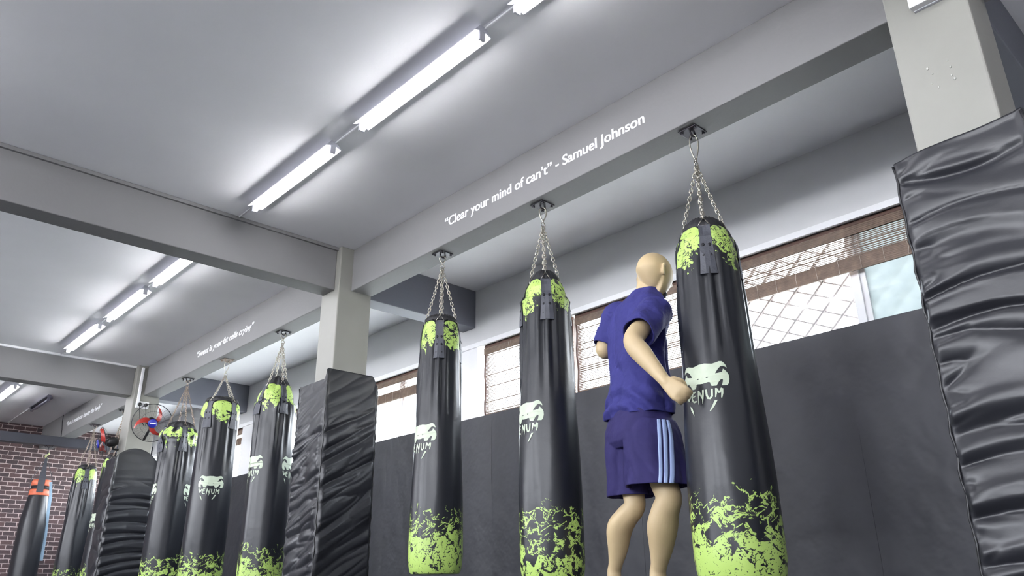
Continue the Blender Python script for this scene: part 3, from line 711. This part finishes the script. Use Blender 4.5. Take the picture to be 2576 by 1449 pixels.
# ------------------------------------------------------------------ column pads
def column_pad(x0, x1, y0, y1, ztop, label, wr, seed, flap=0.0, curls=None):
    """wr(face, s, z) -> outward wrinkle; faces 0:-Y 1:+X 2:+Y 3:-X"""
    per = []; rc = .018; nz = 230
    cnt = [60, 20, 20, 60]
    faces = [((x0, y0), (x1, y0), (0, -1)), ((x1, y0), (x1, y1), (1, 0)), ((x1, y1), (x0, y1), (0, 1)), ((x0, y1), (x0, y0), (-1, 0))]
    for fi, (a, b_, nn) in enumerate(faces):
        for k in range(cnt[fi]):
            s = k/cnt[fi]; per.append((fi, s, a[0]+(b_[0]-a[0])*s, a[1]+(b_[1]-a[1])*s, nn))
    n = len(per); rings = []
    for i in range(nz+1):
        v = i/nz; rg = []
        for (fi, s, x, y, nn) in per:
            zt = ztop + (curls(fi, s) if curls else 0)
            z = .01+(zt-.01)*v; e = min(s, 1-s)
            d = wr(fi, s, z) * sstep(0, .06, e) + (.008 if e > .04 else .008*e/.04)
            cx = -.006*(1 if e < .02 else 0)
            fade = 1-sstep(.985, 1.0, v)*.4
            rg.append(Vector((x+nn[0]*d*fade, y+nn[1]*d*fade, z)))
        rings.append(rg)
    # fold over the top edge towards the column
    cxm, cym = (XC+XC2)/2, None
    top = rings[-1]; cy = (y0+y1)/2; cx = (x0+x1)/2
    for q_, dz in ((.93, -.004), (.80, -.03)):
        rings.append([Vector((cx+(p.x-cx)*q_, cy+(p.y-cy)*q_, p.z+dz)) for p in top])
    rings = [rings[-1]]+rings if False else rings
    mb = MB().loft(rings, cap0=True, cap1=False)
    o = mb.build('column_pad', M['vinyl'], smooth=True); tag(o, label, 'column pad', 'vinyl pads wrapped round the columns')
    for (fi, s, x, y) in ((0, 0, x0, y0), (3, 0, x0, y1), (0, 1, x1, y0)):
        zt = ztop+(curls(fi, s) if curls else 0)
        MB().tube([(x+.0035*math.sin(k*2.1+seed), y+.0035*math.cos(k*1.7+seed), .02+(zt-.03)*k/40) for k in range(41)], .0045, 6).build('seam_piping', M['piping'], o, smooth=True)
    return o
def puff(ph): return abs(math.sin(PI*ph))**.55
def crease(s, g, seed, fs=1.5, fz=9.0, k=2.6, p=.6):
    """puffed vinyl between irregular sharp creases"""
    return min(1.0, abs(mnoise.noise(Vector((s*fs, g*fz, seed))))*k)**p
def wr_R(fi, s, z):
    if fi != 3: return .010*mnoise.noise(Vector((s*2, z*3, 4)))
    g = z - .035*math.sin(PI*s)
    A = .034*(1-sstep(1.30, 1.52, z)*.5)*(.55+.45*(1-s))*(.35+.65*sstep(1.45, 1.0, z))
    edge = .012*crease(s, g, 7.7, 2.5, 17)*math.exp(-s/.22)
    top = -.022*math.exp(-((z-(1.50-.11*s*(1-s)*1.2))/.018)**2)*math.exp(-((s-.4)/.5)**2)
    return A*crease(s, g, 3.3, .40, 10.5, 2.8, .75)+edge+top+.010*mnoise.noise(Vector((s*2.2, z*1.8, 5)))-.020
def cur_R(fi, s):
    return {3: .0-.035*(1-s)**4*1.0-.01*math.sin(PI*s), 0: 0, 1: 0, 2: -.03}[fi]
column_pad(2.80, 3.27, .438, .872, Z(1.515), 'large glossy black column pad with deep creases at the right edge of the photo', wr_R, 1, curls=cur_R)
def wr_1(fi, s, z):
    k = 1-sstep(1.05, 1.5, z)*.75
    if fi == 3:
        g = z-.13*s
        return .030*k*crease(s, g, 12.1, .5, 9.0, 2.8, .75)*(.45+.55*abs(2*s-1))+.010*crease(s, g, 4.1, 2.0, 16)*k-.016
    if fi == 0:
        g = z-.26*s
        return .026*k*crease(s, g, 21.5, .5, 7.5, 2.6, .8)*(.5+.5*abs(2*s-1))+.006*crease(s, g, 2.1, 1.6, 15)*k-.012
    return .01*mnoise.noise(Vector((s*3, z*3, 7)))
def cur_1(fi, s):
    if fi == 3: return .0+.075*sstep(.88, 1.0, s)
    if fi == 0: return .075-.0*s-(.075*sstep(.88, 1.0, s))
    return 0
column_pad(2.80, 3.245, 5.02, 5.435, Z(1.48), 'grey-looking black column pad with a peaked top wrapped round the corner column', wr_1, 2, curls=cur_1)
def wr_2(fi, s, z):
    k = 1-sstep(1.15, 1.45, z)*.85
    if fi == 0:
        g = z-.12*s*(1.3-z)-.02*math.sin(PI*s)
        return .038*k*crease(s, g, 31.0, .4, 8.5, 2.6, .75)*(.5+.5*abs(2*s-1))-.016
    if fi == 3: return .02*crease(s, z, 8.2, 1.2, 6)*k-.008
    return .01*mnoise.noise(Vector((s*3, z*3, 7)))
def cur_2(fi, s):
    if fi == 0: return .12*math.sin(PI*min(1, s*1.05))**.7
    return 0
column_pad(2.78, 3.25, 9.735, 10.06, Z(1.47), 'far column pad with a rounded top below the wall fan', wr_2, 3, curls=cur_2)

# ------------------------------------------------------------------ wall fans, sockets, box
def fan(center, nrm, R_, label, mount):
    c = Vector(center); n_ = Vector(nrm).normalized(); u = n_.cross(Vector((0, 0, 1))).normalized(); v = u.cross(n_)
    r = empty('wall_fan', c, label, 'fan')
    def P_(a, rr, d): return u*(rr*math.cos(a))+v*(rr*math.sin(a))+n_*d
    gd = MB()
    gd.tube([P_(2*PI*k/48, R_, 0) for k in range(48)], .0042, 6, closed=True)
    gd.tube([P_(2*PI*k/36, R_*.62, .040) for k in range(36)], .0014, 4, closed=True)
    gd.tube([P_(2*PI*k/24, .055, .055) for k in range(24)], .0022, 5, closed=True)
    for k in range(40):
        a = 2*PI*k/40; gd.tube([P_(a, .05, .055), P_(a+.10, R_*.5, .048), P_(a+.16, R_*.85, .026), P_(a+.18, R_, 0)], .0006, 4)
        if k % 2: gd.tube([P_(a, .05, -.06), P_(a-.08, R_*.5, -.055), P_(a-.1, R_*.85, -.032), P_(a-.1, R_, 0)], .0006, 4)
    gd.build('guard', M['wire'], r, smooth=True)
    for k in range(3):
        a0 = 2*PI*k/3+.55; mb = MB(); rows = []
        for i in range(9):
            q_ = i/8; rr = .03+(R_-.05)*q_; wdt = .048*math.sin(PI*(.22+.74*q_))**.9; sweep = -.95*q_**1.4
            rows.append([P_(a0+sweep+s*wdt/max(rr, .045)*.62, rr, .006-s*.018) for s in (-1, -.4, .2, 1)])
        vsx = []; f_ = []
        for th_ in (0, .003):
            for rw in rows: vsx += [p_+n_*th_ for p_ in rw]
        for th_ in (0, 1):
            for i in range(8):
                for j in range(3): f_.append((th_*36+i*4+j, th_*36+i*4+j+1, th_*36+(i+1)*4+j+1, th_*36+(i+1)*4+j))
        mb.add(vsx, f_); mb.build('blade', M['orange'], r, smooth=True)
    hb = MB().loft([[P_(2*PI*k/24, rr, d) for k in range(24)] for rr, d in ((.052, .052), (.052, .060), (.044, .068), (.0, .070))], cap1=False)
    hub = hb.build('hub_cap', M['blue'], r, smooth=True)
    lg = MB(); 
    lg.add([P_(0, 0, .0712)+u*a+v*b_ for a, b_ in ((-.034, -.006), (.034, -.006), (.036, .007), (-.032, .007))], [(0, 1, 2, 3)])
    lg.build('name_strip', M['white'], hub)
    mt = MB().loft([[P_(2*PI*k/18, rr, d) for k in range(18)] for rr, d in ((.0, -.16), (.04, -.155), (.055, -.12), (.055, -.06), (.03, -.02), (.0, -.01))], cap0=False, cap1=False)
    mt.build('motor', M['blackp'], r, smooth=True)
    mp = Vector(mount)-c; MB().tube([-n_*.11, -n_*.12+Vector((0, 0, -.09)), mp+n_*.01+Vector((0, 0, -.0))], .016, 8).build('bracket_arm', M['blackp'], r, smooth=True)
    return r
fan((3.075, 9.60, Z(1.885)), (-.18, -1, -.30), .222, 'dark wire wall fan with red blades and blue hub under the double socket', (3.08, 9.82, Z(1.72)))
fan((2.70, 10.03, Z(1.66)), (-1, .15, -.25), .19, 'wall fan with an orange blade on the lit side of the far column', (2.88, 10.02, Z(1.6)))
r = empty('double_socket', (2.995, 9.8263, Z(2.125)), 'white double wall socket with two black plugs above the far column fan', 'socket')
MB().box((-.075, -.022, -.042), (.075, 0, .042)).build('socket_plate', M['white'], r, bevel=.004)
for s in (-1, 1):
    MB().tube([(s*.036, -.022, 0), (s*.036, -.05, 0)], .021, 14).build('plug', M['blackp'], r, smooth=True)
tag(MB().box((2.925, 9.795, Z(2.085)), (2.955, 9.8263, ZC-.03)).build('conduit', M['white'], bevel=.003), 'vertical white cable trunking running down the far column to the socket', 'trunking')
tag(MB().tube([(2.959, 9.786, Z(2.105)), (2.965, 9.775, Z(2.03)), (2.99, 9.79, Z(1.95)), (3.05, 9.80, Z(1.88))], .004, 6).build('power_cable', M['blackp'], smooth=True), 'black cable from the left plug to the fan', 'cable')
tag(MB().tube([(3.031, 9.786, Z(2.105)), (3.04, 9.775, Z(2.03)), (3.06, 9.79, Z(1.95)), (3.07, 9.80, Z(1.88))], .004, 6).build('power_cable', M['blackp'], smooth=True), 'black cable from the right plug to the fan', 'cable')
r = empty('wall_box', (XC, .62, Z(2.25)), 'white plastic box on the near column, cut off by the top edge', 'electrical box')
MB().box((-.045, -.085, -.115), (-.012, .085, .115)).build('cover', M['white'], r, bevel=.004)
MB().box((-.013, -.078, -.118), (0, .078, .118)).build('back_plate', M['batten'], r)
# glue blobs on the near column
for k, (px, py) in enumerate([(2383, 152), (2391, 168), (2333, 173), (2346, 186), (2394, 189), (2402, 197), (2345, 210), (2362, 219)]):
    d = ray(px, py); s = XC/d.x; p = d*s
    rad = .0026+.0012*(k % 3)
    mb = MB(); mb.loft([[Vector((-h_, q_*math.cos(a), q_*1.5*math.sin(a))) for a in [j*PI/5 for j in range(10)]] for q_, h_ in ((rad, 0), (rad*.8, .002), (rad*.35, .0032))])
    tag(mb.build('filler_blob', M['filler'], loc=(XC, p.y, p.z+H), smooth=True), 'small dab of pale filler on the face of the near column', 'filler dab', 'filler dabs on the near column')

# ------------------------------------------------------------------ outdoors
struct('ground', MB().box((XO, -30, -.4), (40, 40, -.12)), M['concrete'])
struct('road', MB().box((-30, -30, -.4), (XO, 40, -.12)), M['asphalt'])
nb = empty('neighbour_building', (9, 3, -.3), 'pale sunlit building wall seen through the clear window beside the near column', 'building')
MB().box((1.2, -9, 0), (3, -2.6, 4.1)).build('wall', M['render'], nb)
MB().box((.6, -9, 3.9), (3.2, -2.4, 4.1)).build('eave', M['grille'], nb)
tag(MB().box((6.2, -.55, -.3), (6.3, 1.22, 2.0)).build('garden_screen', M['teal']), 'pale green screen outside the hazy right-hand pane', 'screen')

# ================================================================== THE MAN
MK = 1.03
W0 = W
def W(px, py, q): return W0(px, py, q*MK)
rp0 = ring_pts
def ring_pts(c, a, b, U, V, n=32, e=2.0): return rp0(c, a*MK, b*MK, U, V, n, e)
FAZ = math.radians(109)
PF = Vector((math.sin(FAZ), math.cos(FAZ), 0)); PR = Vector((PF.y, -PF.x, 0)); UPV = Vector((0, 0, 1))
man = empty('person', W(1610, 1449, 3.82)*1.0, 'bald man in blue t-shirt and striped shorts seen from behind beside the largest bag', 'person')
man.location.z = 0; MO = Vector(man.location)
def sec(c, a, b, tilt=None, e=2.2, n=40, U=None, V=None):
    return ring_pts(Vector(c)-MO, a, b, U or PR, V or PF, n, e)
def limb(mb, pts, radii, n=24, k=1.0):
    """tapered limb along a polyline, refined with a smooth curve; radii (ra, rb) across"""
    radii = [(a*k, b_*k) for a, b_ in radii]
    P_ = [Vector(p)-MO for p in pts]; k = len(P_); out = []; ref = None; prev = None
    N_ = 6
    def cr(i, t, A):
        a, b_, c, d = A[max(i-1, 0)], A[i], A[i+1], A[min(i+2, k-1)]
        return .5*((2*b_)+(c-a)*t+(2*a-5*b_+4*c-d)*t*t+(3*b_-a-3*c+d)*t**3)
    samp = []
    for i in range(k-1):
        for j in range(N_): samp.append((cr(i, j/N_, P_), cr(i, j/N_, [Vector((r_[0], r_[1], 0)) for r_ in radii])))
    samp.append((P_[-1], Vector((radii[-1][0], radii[-1][1], 0))))
    for i, (p, rr) in enumerate(samp):
        tn = (samp[min(i+1, len(samp)-1)][0]-samp[max(i-1, 0)][0]).normalized()
        a = PR - tn*PR.dot(tn)
        if a.length < .2: a = UPV - tn*UPV.dot(tn)
        a.normalize()
        if ref is not None: 
            a = (ref - tn*ref.dot(tn)).normalized()
        ref = a; b_ = tn.cross(a)
        out.append(ring_pts(p, max(.003, rr.x), max(.003, rr.y), a, b_, n, 2.0))
    # rounded ends
    p0, r0 = samp[0]; p1, r1 = samp[-1]
    return mb.loft(out)
def remesh(o, vox, sm=3):
    r_ = o.modifiers.new('remesh', 'REMESH'); r_.mode = 'VOXEL'; r_.voxel_size = vox; r_.use_smooth_shade = True
    s_ = o.modifiers.new('smooth', 'SMOOTH'); s_.iterations = sm; s_.factor = .5
    return o
# joints
J = dict(hip=W(1612, 1075, 3.82), rhip=W(1640, 1090, 3.74), lhip=W(1588, 1090, 3.90),
         rknee=W(1678, 1252, 3.71), rcalf=W(1672, 1325, 3.78), rank=W(1655, 1440, 3.86), lknee=W(1592, 1272, 3.86), lcalf=W(1564, 1330, 3.95), lank=W(1545, 1440, 4.03),
         rsh=W(1643, 787, 3.68), rel=W(1588, 858, 3.42), rwr=W(1670, 955, 3.35), lsh=W(1556, 795, 3.93), lel=W(1515, 885, 3.92), lwr=W(1585, 868, 4.08),
         neck=W(1630, 735, 3.80), head=W(1646, 688, 3.76))
bd = MB()
# legs with calf and ankle shaping, feet on tiptoe
for s in ('r', 'l'):
    hp, kn, cf, an = J[s+'hip'], J[s+'knee'], J[s+'calf'], J[s+'ank']
    an = an.copy(); 
    heel = Vector((an.x, an.y, .085))-PF*.045; ball = Vector((an.x, an.y, .03))+PF*.09
    limb(bd, [hp+(kn-hp)*.0, hp+(kn-hp)*.35, hp+(kn-hp)*.75, kn+PF*.01, kn+(cf-kn)*.5-PF*.005, cf-PF*.012, cf+(an-cf)*.45-PF*.002, cf+(an-cf)*.8, an, Vector((an.x, an.y, .10))],
         [(.080, .084), (.074, .076), (.062, .064), (.056, .062), (.058, .068), (.062, .075), (.051, .058), (.036, .041), (.033, .040), (.034, .046)], n=28, k=(1.0 if s == 'r' else .86))
# pelvis and trunk core
bd.loft([sec(W(1610, y, 3.82), a, b_) for y, a, b_ in ((1130, .12, .09), (1080, .15, .10), (1000, .13, .085), (900, .125, .080), (820, .13, .080), (775, .10, .07), (750, .055, .055))])
# neck
nk = J['neck']
limb(bd, [nk-UPV*.09-PF*.02, nk-UPV*.02-PF*.005, nk+UPV*.05+PF*.012, nk+UPV*.12+PF*.02], [(.085, .075), (.064, .066), (.060, .064), (.060, .067)], n=28)
# arms
limb(bd, [J['rsh'], J['rsh']+(J['rel']-J['rsh'])*.5, J['rel']-(J['rel']-J['rsh'])*.12, J['rel']+(J['rwr']-J['rel'])*.10, J['rel']+(J['rwr']-J['rel'])*.32, J['rel']+(J['rwr']-J['rel'])*.7, J['rwr'], J['rwr']+(J['rwr']-J['rel'])*.12],
     [(.055, .055), (.050, .050), (.045, .047), (.046, .046), (.047, .045), (.036, .034), (.027, .030), (.024, .026)], n=28)
limb(bd, [J['lsh'], J['lsh']+(J['lel']-J['lsh'])*.5, J['lel']-(J['lel']-J['lsh'])*.12, J['lel']+(J['lwr']-J['lel'])*.10, J['lel']+(J['lwr']-J['lel'])*.35, J['lel']+(J['lwr']-J['lel'])*.7, J['lwr']],
     [(.055, .055), (.048, .048), (.043, .044), (.042, .042), (.043, .042), (.034, .032), (.028, .030)], n=28)
# fists: a palm block, four curled fingers of different lengths, a thumb across them
def fist(wr_, dr, palm_n, side):
    """dr: forearm direction, palm_n: direction the palm faces, side: towards the thumb"""
    dr = dr.normalized(); side = (side-dr*side.dot(dr)).normalized(); pn = (palm_n-dr*palm_n.dot(dr)-side*palm_n.dot(side)).normalized()
    c = wr_+dr*.045
    rr = []
    for t_, a, b_ in ((-.075, .022, .020), (-.045, .028, .023), (-.02, .034, .024), (.015, .042, .022), (.040, .044, .020), (.052, .038, .014)):
        rr.append(ring_pts(c+dr*t_-MO, a, b_, side, pn, 24, 2.8))
    bd.loft(rr)
    for k, (off, ln, r_) in enumerate(((.032, .92, .0115), (.011, 1.0, .012), (-.011, .95, .0115), (-.031, .8, .010))):
        b0 = c+dr*.040+side*off-pn*.004
        k1 = b0+dr*(.022*ln)+pn*.010; k2 = k1+pn*(.034*ln)+dr*.002; k3 = k2-dr*(.026*ln)+pn*.004; k4 = k3-dr*.012-pn*.012
        limb(bd, [b0-dr*.01, b0+dr*.008, k1, k1+(k2-k1)*.5+dr*.004, k2, k3, k4], [(r_, r_)]*5+[(r_*.92, r_*.92), (r_*.8, r_*.8)], n=14)
    t0 = c-dr*.018+side*.034+pn*.006; t1 = t0+dr*.024+side*.012+pn*.020; t2 = t1+dr*.022-side*.012+pn*.018; t3 = t2-side*.026+dr*.004+pn*.002
    limb(bd, [t0-dr*.012-side*.008, t0, t1, t2, t3], [(.015, .014), (.015, .014), (.0135, .0125), (.0125, .0115), (.010, .009)], n=14)
rdir = (J['rwr']-J['rel']).normalized()
camr = Vector((math.cos(YAW+.2), -math.sin(YAW+.2), 0))
fist(J['rwr']+rdir*.012, (rdir*.9+camr*.25), Vector((-.2, .55, -.1))+camr*.2, UPV+camr*.3)
ldir = (J['lwr']-J['lel']).normalized(); fist(J['lwr'], ldir, PR*1.0, UPV)
# head: shaped ball with brow, nose, lips, chin, nape
HC = J['head']-MO; yaw_h = math.radians(9)
HF = (PF*math.cos(yaw_h)-PR*math.sin(yaw_h)); HR = Vector((HF.y, -HF.x, 0)); HT = math.radians(9)
HFt = (HF*math.cos(HT)-UPV*math.sin(HT)); HU = (UPV*math.cos(HT)+HF*math.sin(HT))
def head_pt(u, v):      # u azimuth from face direction, v elevation
    x = math.sin(u)*math.cos(v); y = math.cos(u)*math.cos(v); z = math.sin(v)
    px = .083*x; py = .108*y; pz = .116*z
    if z > 0: py *= 1.0; 
    if z < 0:                        # jaw and chin narrower, nape tucked in
        k = -z; px *= 1-.26*k**1.3; 
        if y > 0: py = py*(1-.08*k)+.012*k; pz *= 1.12
        else: py *= 1-.42*k**1.0; pz *= .80
    g = lambda a, b_, sa, sb: math.exp(-((u-a)/sa)**2-((v-b_)/sb)**2)
    uu = (u+PI) % (2*PI)-PI
    g = lambda a, b_, sa, sb: math.exp(-((uu-a)/sa)**2-((v-b_)/sb)**2)
    d = .022*g(0, -.22, .13, .16)+.010*g(0, -.02, .10, .25)+.006*g(0, .16, .55, .08)-.009*(g(.36, -.0, .17, .11)+g(-.36, -.0, .17, .11))
    d += .005*(g(.36, -.01, .10, .06)+g(-.36, -.01, .10, .06))+.006*g(0, -.56, .26, .045)+.006*g(0, -.68, .24, .05)-.004*g(0, -.62, .25, .022)+.008*g(0, -.98, .4, .14)
    d += .004*(g(.62, -.22, .2, .2)+g(-.62, -.22, .2, .2))
    return HC+HR*(px+d*math.sin(uu)*.6)+HFt*(py+d*max(0, math.cos(uu)))+HU*pz
rg = []
NV, NU = 60, 84
for i in range(NV+1):
    v = -PI/2+.02+(PI-.04)*i/NV; rg.append([head_pt(2*PI*j/NU, v) for j in range(NU)])
bd.loft(rg)
# ears: rim, bowl, lobe
for sd in (1, -1):
    ec = HC+HR*(sd*.074)-HFt*.006-HU*.010
    out_ = HR*sd; bk = -HFt
    pts = []
    for k in range(13):
        a = -2.2+4.6*k/12; pts.append(ec+HU*(.029*math.sin(a)+.001)+bk*(.015*math.cos(a)+.008)+out_*(.016+.012*math.cos(a))+MO)
    limb(bd, pts, [(.0062, .0062)]*13, n=10)
    bd.loft([ring_pts(ec+out_*q_-HU*.001+bk*w_, a, b_, HU, bk, 18) for q_, a, b_, w_ in ((-.012, .024, .010, .004), (.006, .022, .009, .008), (.016, .026, .004, .020))])
body = bd.build('body', M['skin'], man, smooth=True); remesh(body, .0042, 3)
# eyes, brows
for sd in (1, -1):
    ey = HC+HR*(sd*.030)+HFt*.088+HU*.000
    e_ = MB(); e_.loft([ring_pts(ey+HFt*(.011*math.sin(a)), .0125*math.cos(a)+.0001, .0125*math.cos(a)+.0001, HR, HU, 16) for a in [-PI/2+PI*k/10 for k in range(11)]])
    eye = e_.build('eye', M['white'], man, smooth=True)
    MB().loft([ring_pts(ey+HFt*.0112, r_, r_, HR, HU, 14) for r_ in (.0052, .0002)]).build('iris', M['beard'], eye, smooth=True)
# short chin beard
br = []
for i in range(9):
    t_ = i/8; v = -1.25+.40*t_
    br.append([head_pt(uu, v)+(head_pt(uu, v)-HC).normalized()*off for uu, off in [(-.75+1.5*j/16, .0045+.008*math.cos((-.5+j/16)*PI)) for j in range(17)]+[(.75-1.5*j/16, -.006) for j in range(17)]])
MB().loft(br).build('beard', M['beard'], man, smooth=True)

# --- t-shirt
sh = MB()
def fold(p, seed, amp):
    v = Vector((p.x*3, p.y*3, p.z*9)); return amp*mnoise.noise(v+Vector((seed, 0, 0)))
rows = [(1052, .184, .142, 1608), (1040, .185, .144, 1608), (1010, .184, .145, 1608), (970, .174, .135, 1606), (930, .168, .128, 1604), (890, .166, .125, 1603), (850, .170, .127, 1604), (820, .176, .128, 1606),
        (795, .178, .124, 1607), (778, .168, .115, 1609), (764, .142, .103, 1613), (754, .112, .092, 1618), (745, .090, .083, 1622), (738, .078, .078, 1626), (733, .072, .075, 1628)]
def shrow(y, a, b_, cx, k=1.0, n=96):
    c = W(cx, y, 3.82-.02*sstep(800, 730, y)); r_ = sec(c, a*k, b_*k, n=n, e=2.25); out = []
    lo = sstep(1060, 860, y) if False else 1
    for j, p in enumerate(r_):
        t_ = 2*PI*j/n; nrm = (PR*math.cos(t_)+PF*math.sin(t_))
        # creases sweeping across the small of the back and under the arms
        z = p.z; s1 = math.sin(z*70+6*math.sin(t_*1.0)+2.5*math.cos(t_*2))
        w1 = math.exp(-((z-.93)/.11)**2)*(.5+.5*math.cos(t_-(-PI*.55)))
        d = .014*s1*w1+.016*mnoise.noise(Vector((nrm.x*1.8, nrm.y*1.8, z*3.5)))+.020*(crease(nrm.x*1.2+nrm.y, z+.12*nrm.x, 5.5, 1.1, 5.5)-.6)*sstep(1.55, 1.40, z)
        d += .006*math.sin(t_*7+z*5)*math.exp(-((z-.78)/.12)**2)
        d -= .012*math.exp(-((t_-1.5*PI)/.22)**2)*math.exp(-((z-1.2)/.2)**2)
        out.append(p+nrm*d*k)
    return out
rings_ = [shrow(*q_) for q_ in rows]
dense = []
for i in range(len(rows)-1):
    for k in range(5):
        t_ = k/5; q_ = [rows[i][m_]*(1-t_)+rows[i+1][m_]*t_ for m_ in range(4)]; dense.append(shrow(*q_))
dense.append(shrow(*rows[-1]))
inner = [shrow(1052, .174, .132, 1608), shrow(1035, .170, .128, 1608)]
sh.loft([inner[1], inner[0]]+dense)
def sleeve(mb, a, b_, r0, r1, seed):
    d = (b_-a); pts = []; rr = []
    n = 48; tn = d.normalized(); u = (UPV-tn*UPV.dot(tn)).normalized(); v = tn.cross(u); rings = []
    def rr_(t_, k=1.0, sh_=0):
        out = []
        for j in range(n):
            an = 2*PI*j/n; rad = (r0*(1-t_)+r1*t_)*k
            rad += .006*mnoise.noise(Vector((math.cos(an)*1.5, math.sin(an)*1.5, t_*5+seed)))+.004*math.sin(an*3+t_*7+seed)*t_
            out.append(a+d*t_+u*rad*math.cos(an)+v*rad*math.sin(an)-MO)
        return out
    prof = [-.08+1.08*k/14 for k in range(15)]
    rings = [rr_(t_) for t_ in prof]+[rr_(1.0, .90), rr_(.80, .86)]
    mb.loft(rings)
sleeve(sh, J['rsh']-UPV*.004+PR*.012, J['rsh']+(J['rel']-J['rsh'])*.70-UPV*.004, .088, .082, 3)
sleeve(sh, J['lsh']-PR*.01, J['lsh']+(J['lel']-J['lsh'])*.86, .084, .066, 8)
# shoulder caps
for s, o_ in (('rsh', 1), ('lsh', -1)):
    c = J[s]-MO+UPV*.002; sh.loft([ring_pts(c+UPV*(.078*math.sin(a)), .088*math.cos(a)+.0005, .082*math.cos(a)+.0005, PR, PF, 32) for a in [-PI/2+PI*k/14 for k in range(15)]])
shirt = sh.build('tshirt', M['shirt'], man, smooth=True); remesh(shirt, .0045, 2)
# --- shorts
st = MB()
def srow(c, a, b_, seed, amp, n=72, e=2.3):
    out = []
    for j, p in enumerate(ring_pts(Vector(c)-MO, a, b_, PR, PF, n, e)):
        t_ = 2*PI*j/n; nrm = (PR*math.cos(t_)+PF*math.sin(t_)).normalized()
        d = amp*(.010*mnoise.noise(Vector((nrm.x*2.2+seed, nrm.y*2.2, p.z*4)))+.016*(crease(nrm.x+nrm.y+seed, p.z+.2*nrm.x, 3.3, 1.2, 4.5)-.6)+.004*math.sin(t_*5+seed))
        out.append(p+nrm*d)
    return out
st.loft([srow(W(1610, y, 3.82), a, b_, 1, .4) for y, a, b_ in ((1020, .150, .115), (1045, .168, .132), (1070, .180, .145), (1095, .184, .150), (1115, .170, .145), (1130, .12, .12))])
RL = [(1062, .110, .118, 1634, 3.76), (1090, .122, .138, 1637, 3.75), (1120, .122, .146, 1643, 3.745), (1150, .123, .150, 1647, 3.74), (1180, .124, .153, 1651, 3.735), (1205, .126, .156, 1654, 3.725), (1224, .128, .158, 1656, 3.715)]
LL = [(1062, .110, .118, 1590, 3.88), (1090, .118, .130, 1588, 3.89), (1130, .116, .130, 1586, 3.895), (1170, .112, .126, 1588, 3.90), (1210, .110, .120, 1589, 3.90), (1240, .110, .120, 1590, 3.90), (1250, .110, .118, 1590, 3.90)]
def interp(rows, t_):
    f_ = t_*(len(rows)-1); i = min(int(f_), len(rows)-2); q_ = f_-i; return [rows[i][k]*(1-q_)+rows[i+1][k]*q_ for k in range(5)]
def leg_surface(rows, seed):
    out = []
    for k in range(31):
        y, a, b_, cx, q_ = interp(rows, k/30); out.append(srow(W(cx, y, q_), a, b_, seed, .4+.8*k/30))
    for k, th_ in ((30, .008), (27, .012), (24, .016), (20, .020)):
        y, a, b_, cx, q_ = interp(rows, k/30); out.append(srow(W(cx, y, q_), a-th_, b_-th_, seed, .4+.8*k/30))
    return out
Rsurf = leg_surface(RL, 3)
st.loft(Rsurf); st.loft(leg_surface(LL, 9))
shorts = st.build('shorts', M['shorts'], man, smooth=True); remesh(shorts, .0045, 2)
# three side stripes down the right seam
for k in range(3):
    jc = -2.0+1.9*k; rows_ = []
    for i in range(1, 31):
        c = sum((p for p in Rsurf[i]), Vector())/len(Rsurf[i]); row = []
        for o_ in (-.62, -.2, .2, .62):
            f_ = (jc-2.6*i/30+o_+72*2) % 72; i0 = int(f_); q_ = f_-i0; p = Rsurf[i][i0]*(1-q_)+Rsurf[i][(i0+1) % 72]*q_
            nrm = Vector((p.x-c.x, p.y-c.y, 0)).normalized(); row.append((p, nrm))
        rows_.append(row)
    mb = MB(); vsx = []; f_ = []; n4 = 4; N_ = len(rows_)*4
    for off in (-.004, .0065):
        for row in rows_: vsx += [p+nn*off for p, nn in row]
    for sg in (0, 1):
        for i in range(len(rows_)-1):
            for j in range(3): f_.append((sg*N_+i*4+j, sg*N_+i*4+j+1, sg*N_+(i+1)*4+j+1, sg*N_+(i+1)*4+j))
    for i in range(len(rows_)-1):
        for j in (0, 3): f_.append((i*4+j, (i+1)*4+j, N_+(i+1)*4+j, N_+i*4+j))
    for i in (0, len(rows_)-1):
        for j in range(3): f_.append((i*4+j, i*4+j+1, N_+i*4+j+1, N_+i*4+j))
    mb.add(vsx, f_); mb.build('side_stripe', M['stripe'], shorts, smooth=True)
# shoes (below the frame), toes on the floor
for s in ('r', 'l'):
    an = J[s+'ank']; c0 = Vector((an.x, an.y, 0))-MO; mb = MB(); rg = []
    for t_, wd, hz, zb_ in ((-.085, .018, .035, .055), (-.07, .034, .065, .045), (-.02, .040, .085, .030), (.04, .040, .065, .012), (.10, .046, .050, .002), (.15, .042, .040, .0), (.185, .022, .024, .003)):
        c = c0+PF*t_; rg.append([c+PR*(wd*math.cos(a))+UPV*(zb_+hz*.5+hz*.5*math.sin(a)) for a in [2*PI*k/24 for k in range(24)]])
    mb.loft(rg); mb.build('shoe', M['shoe'], man, smooth=True)
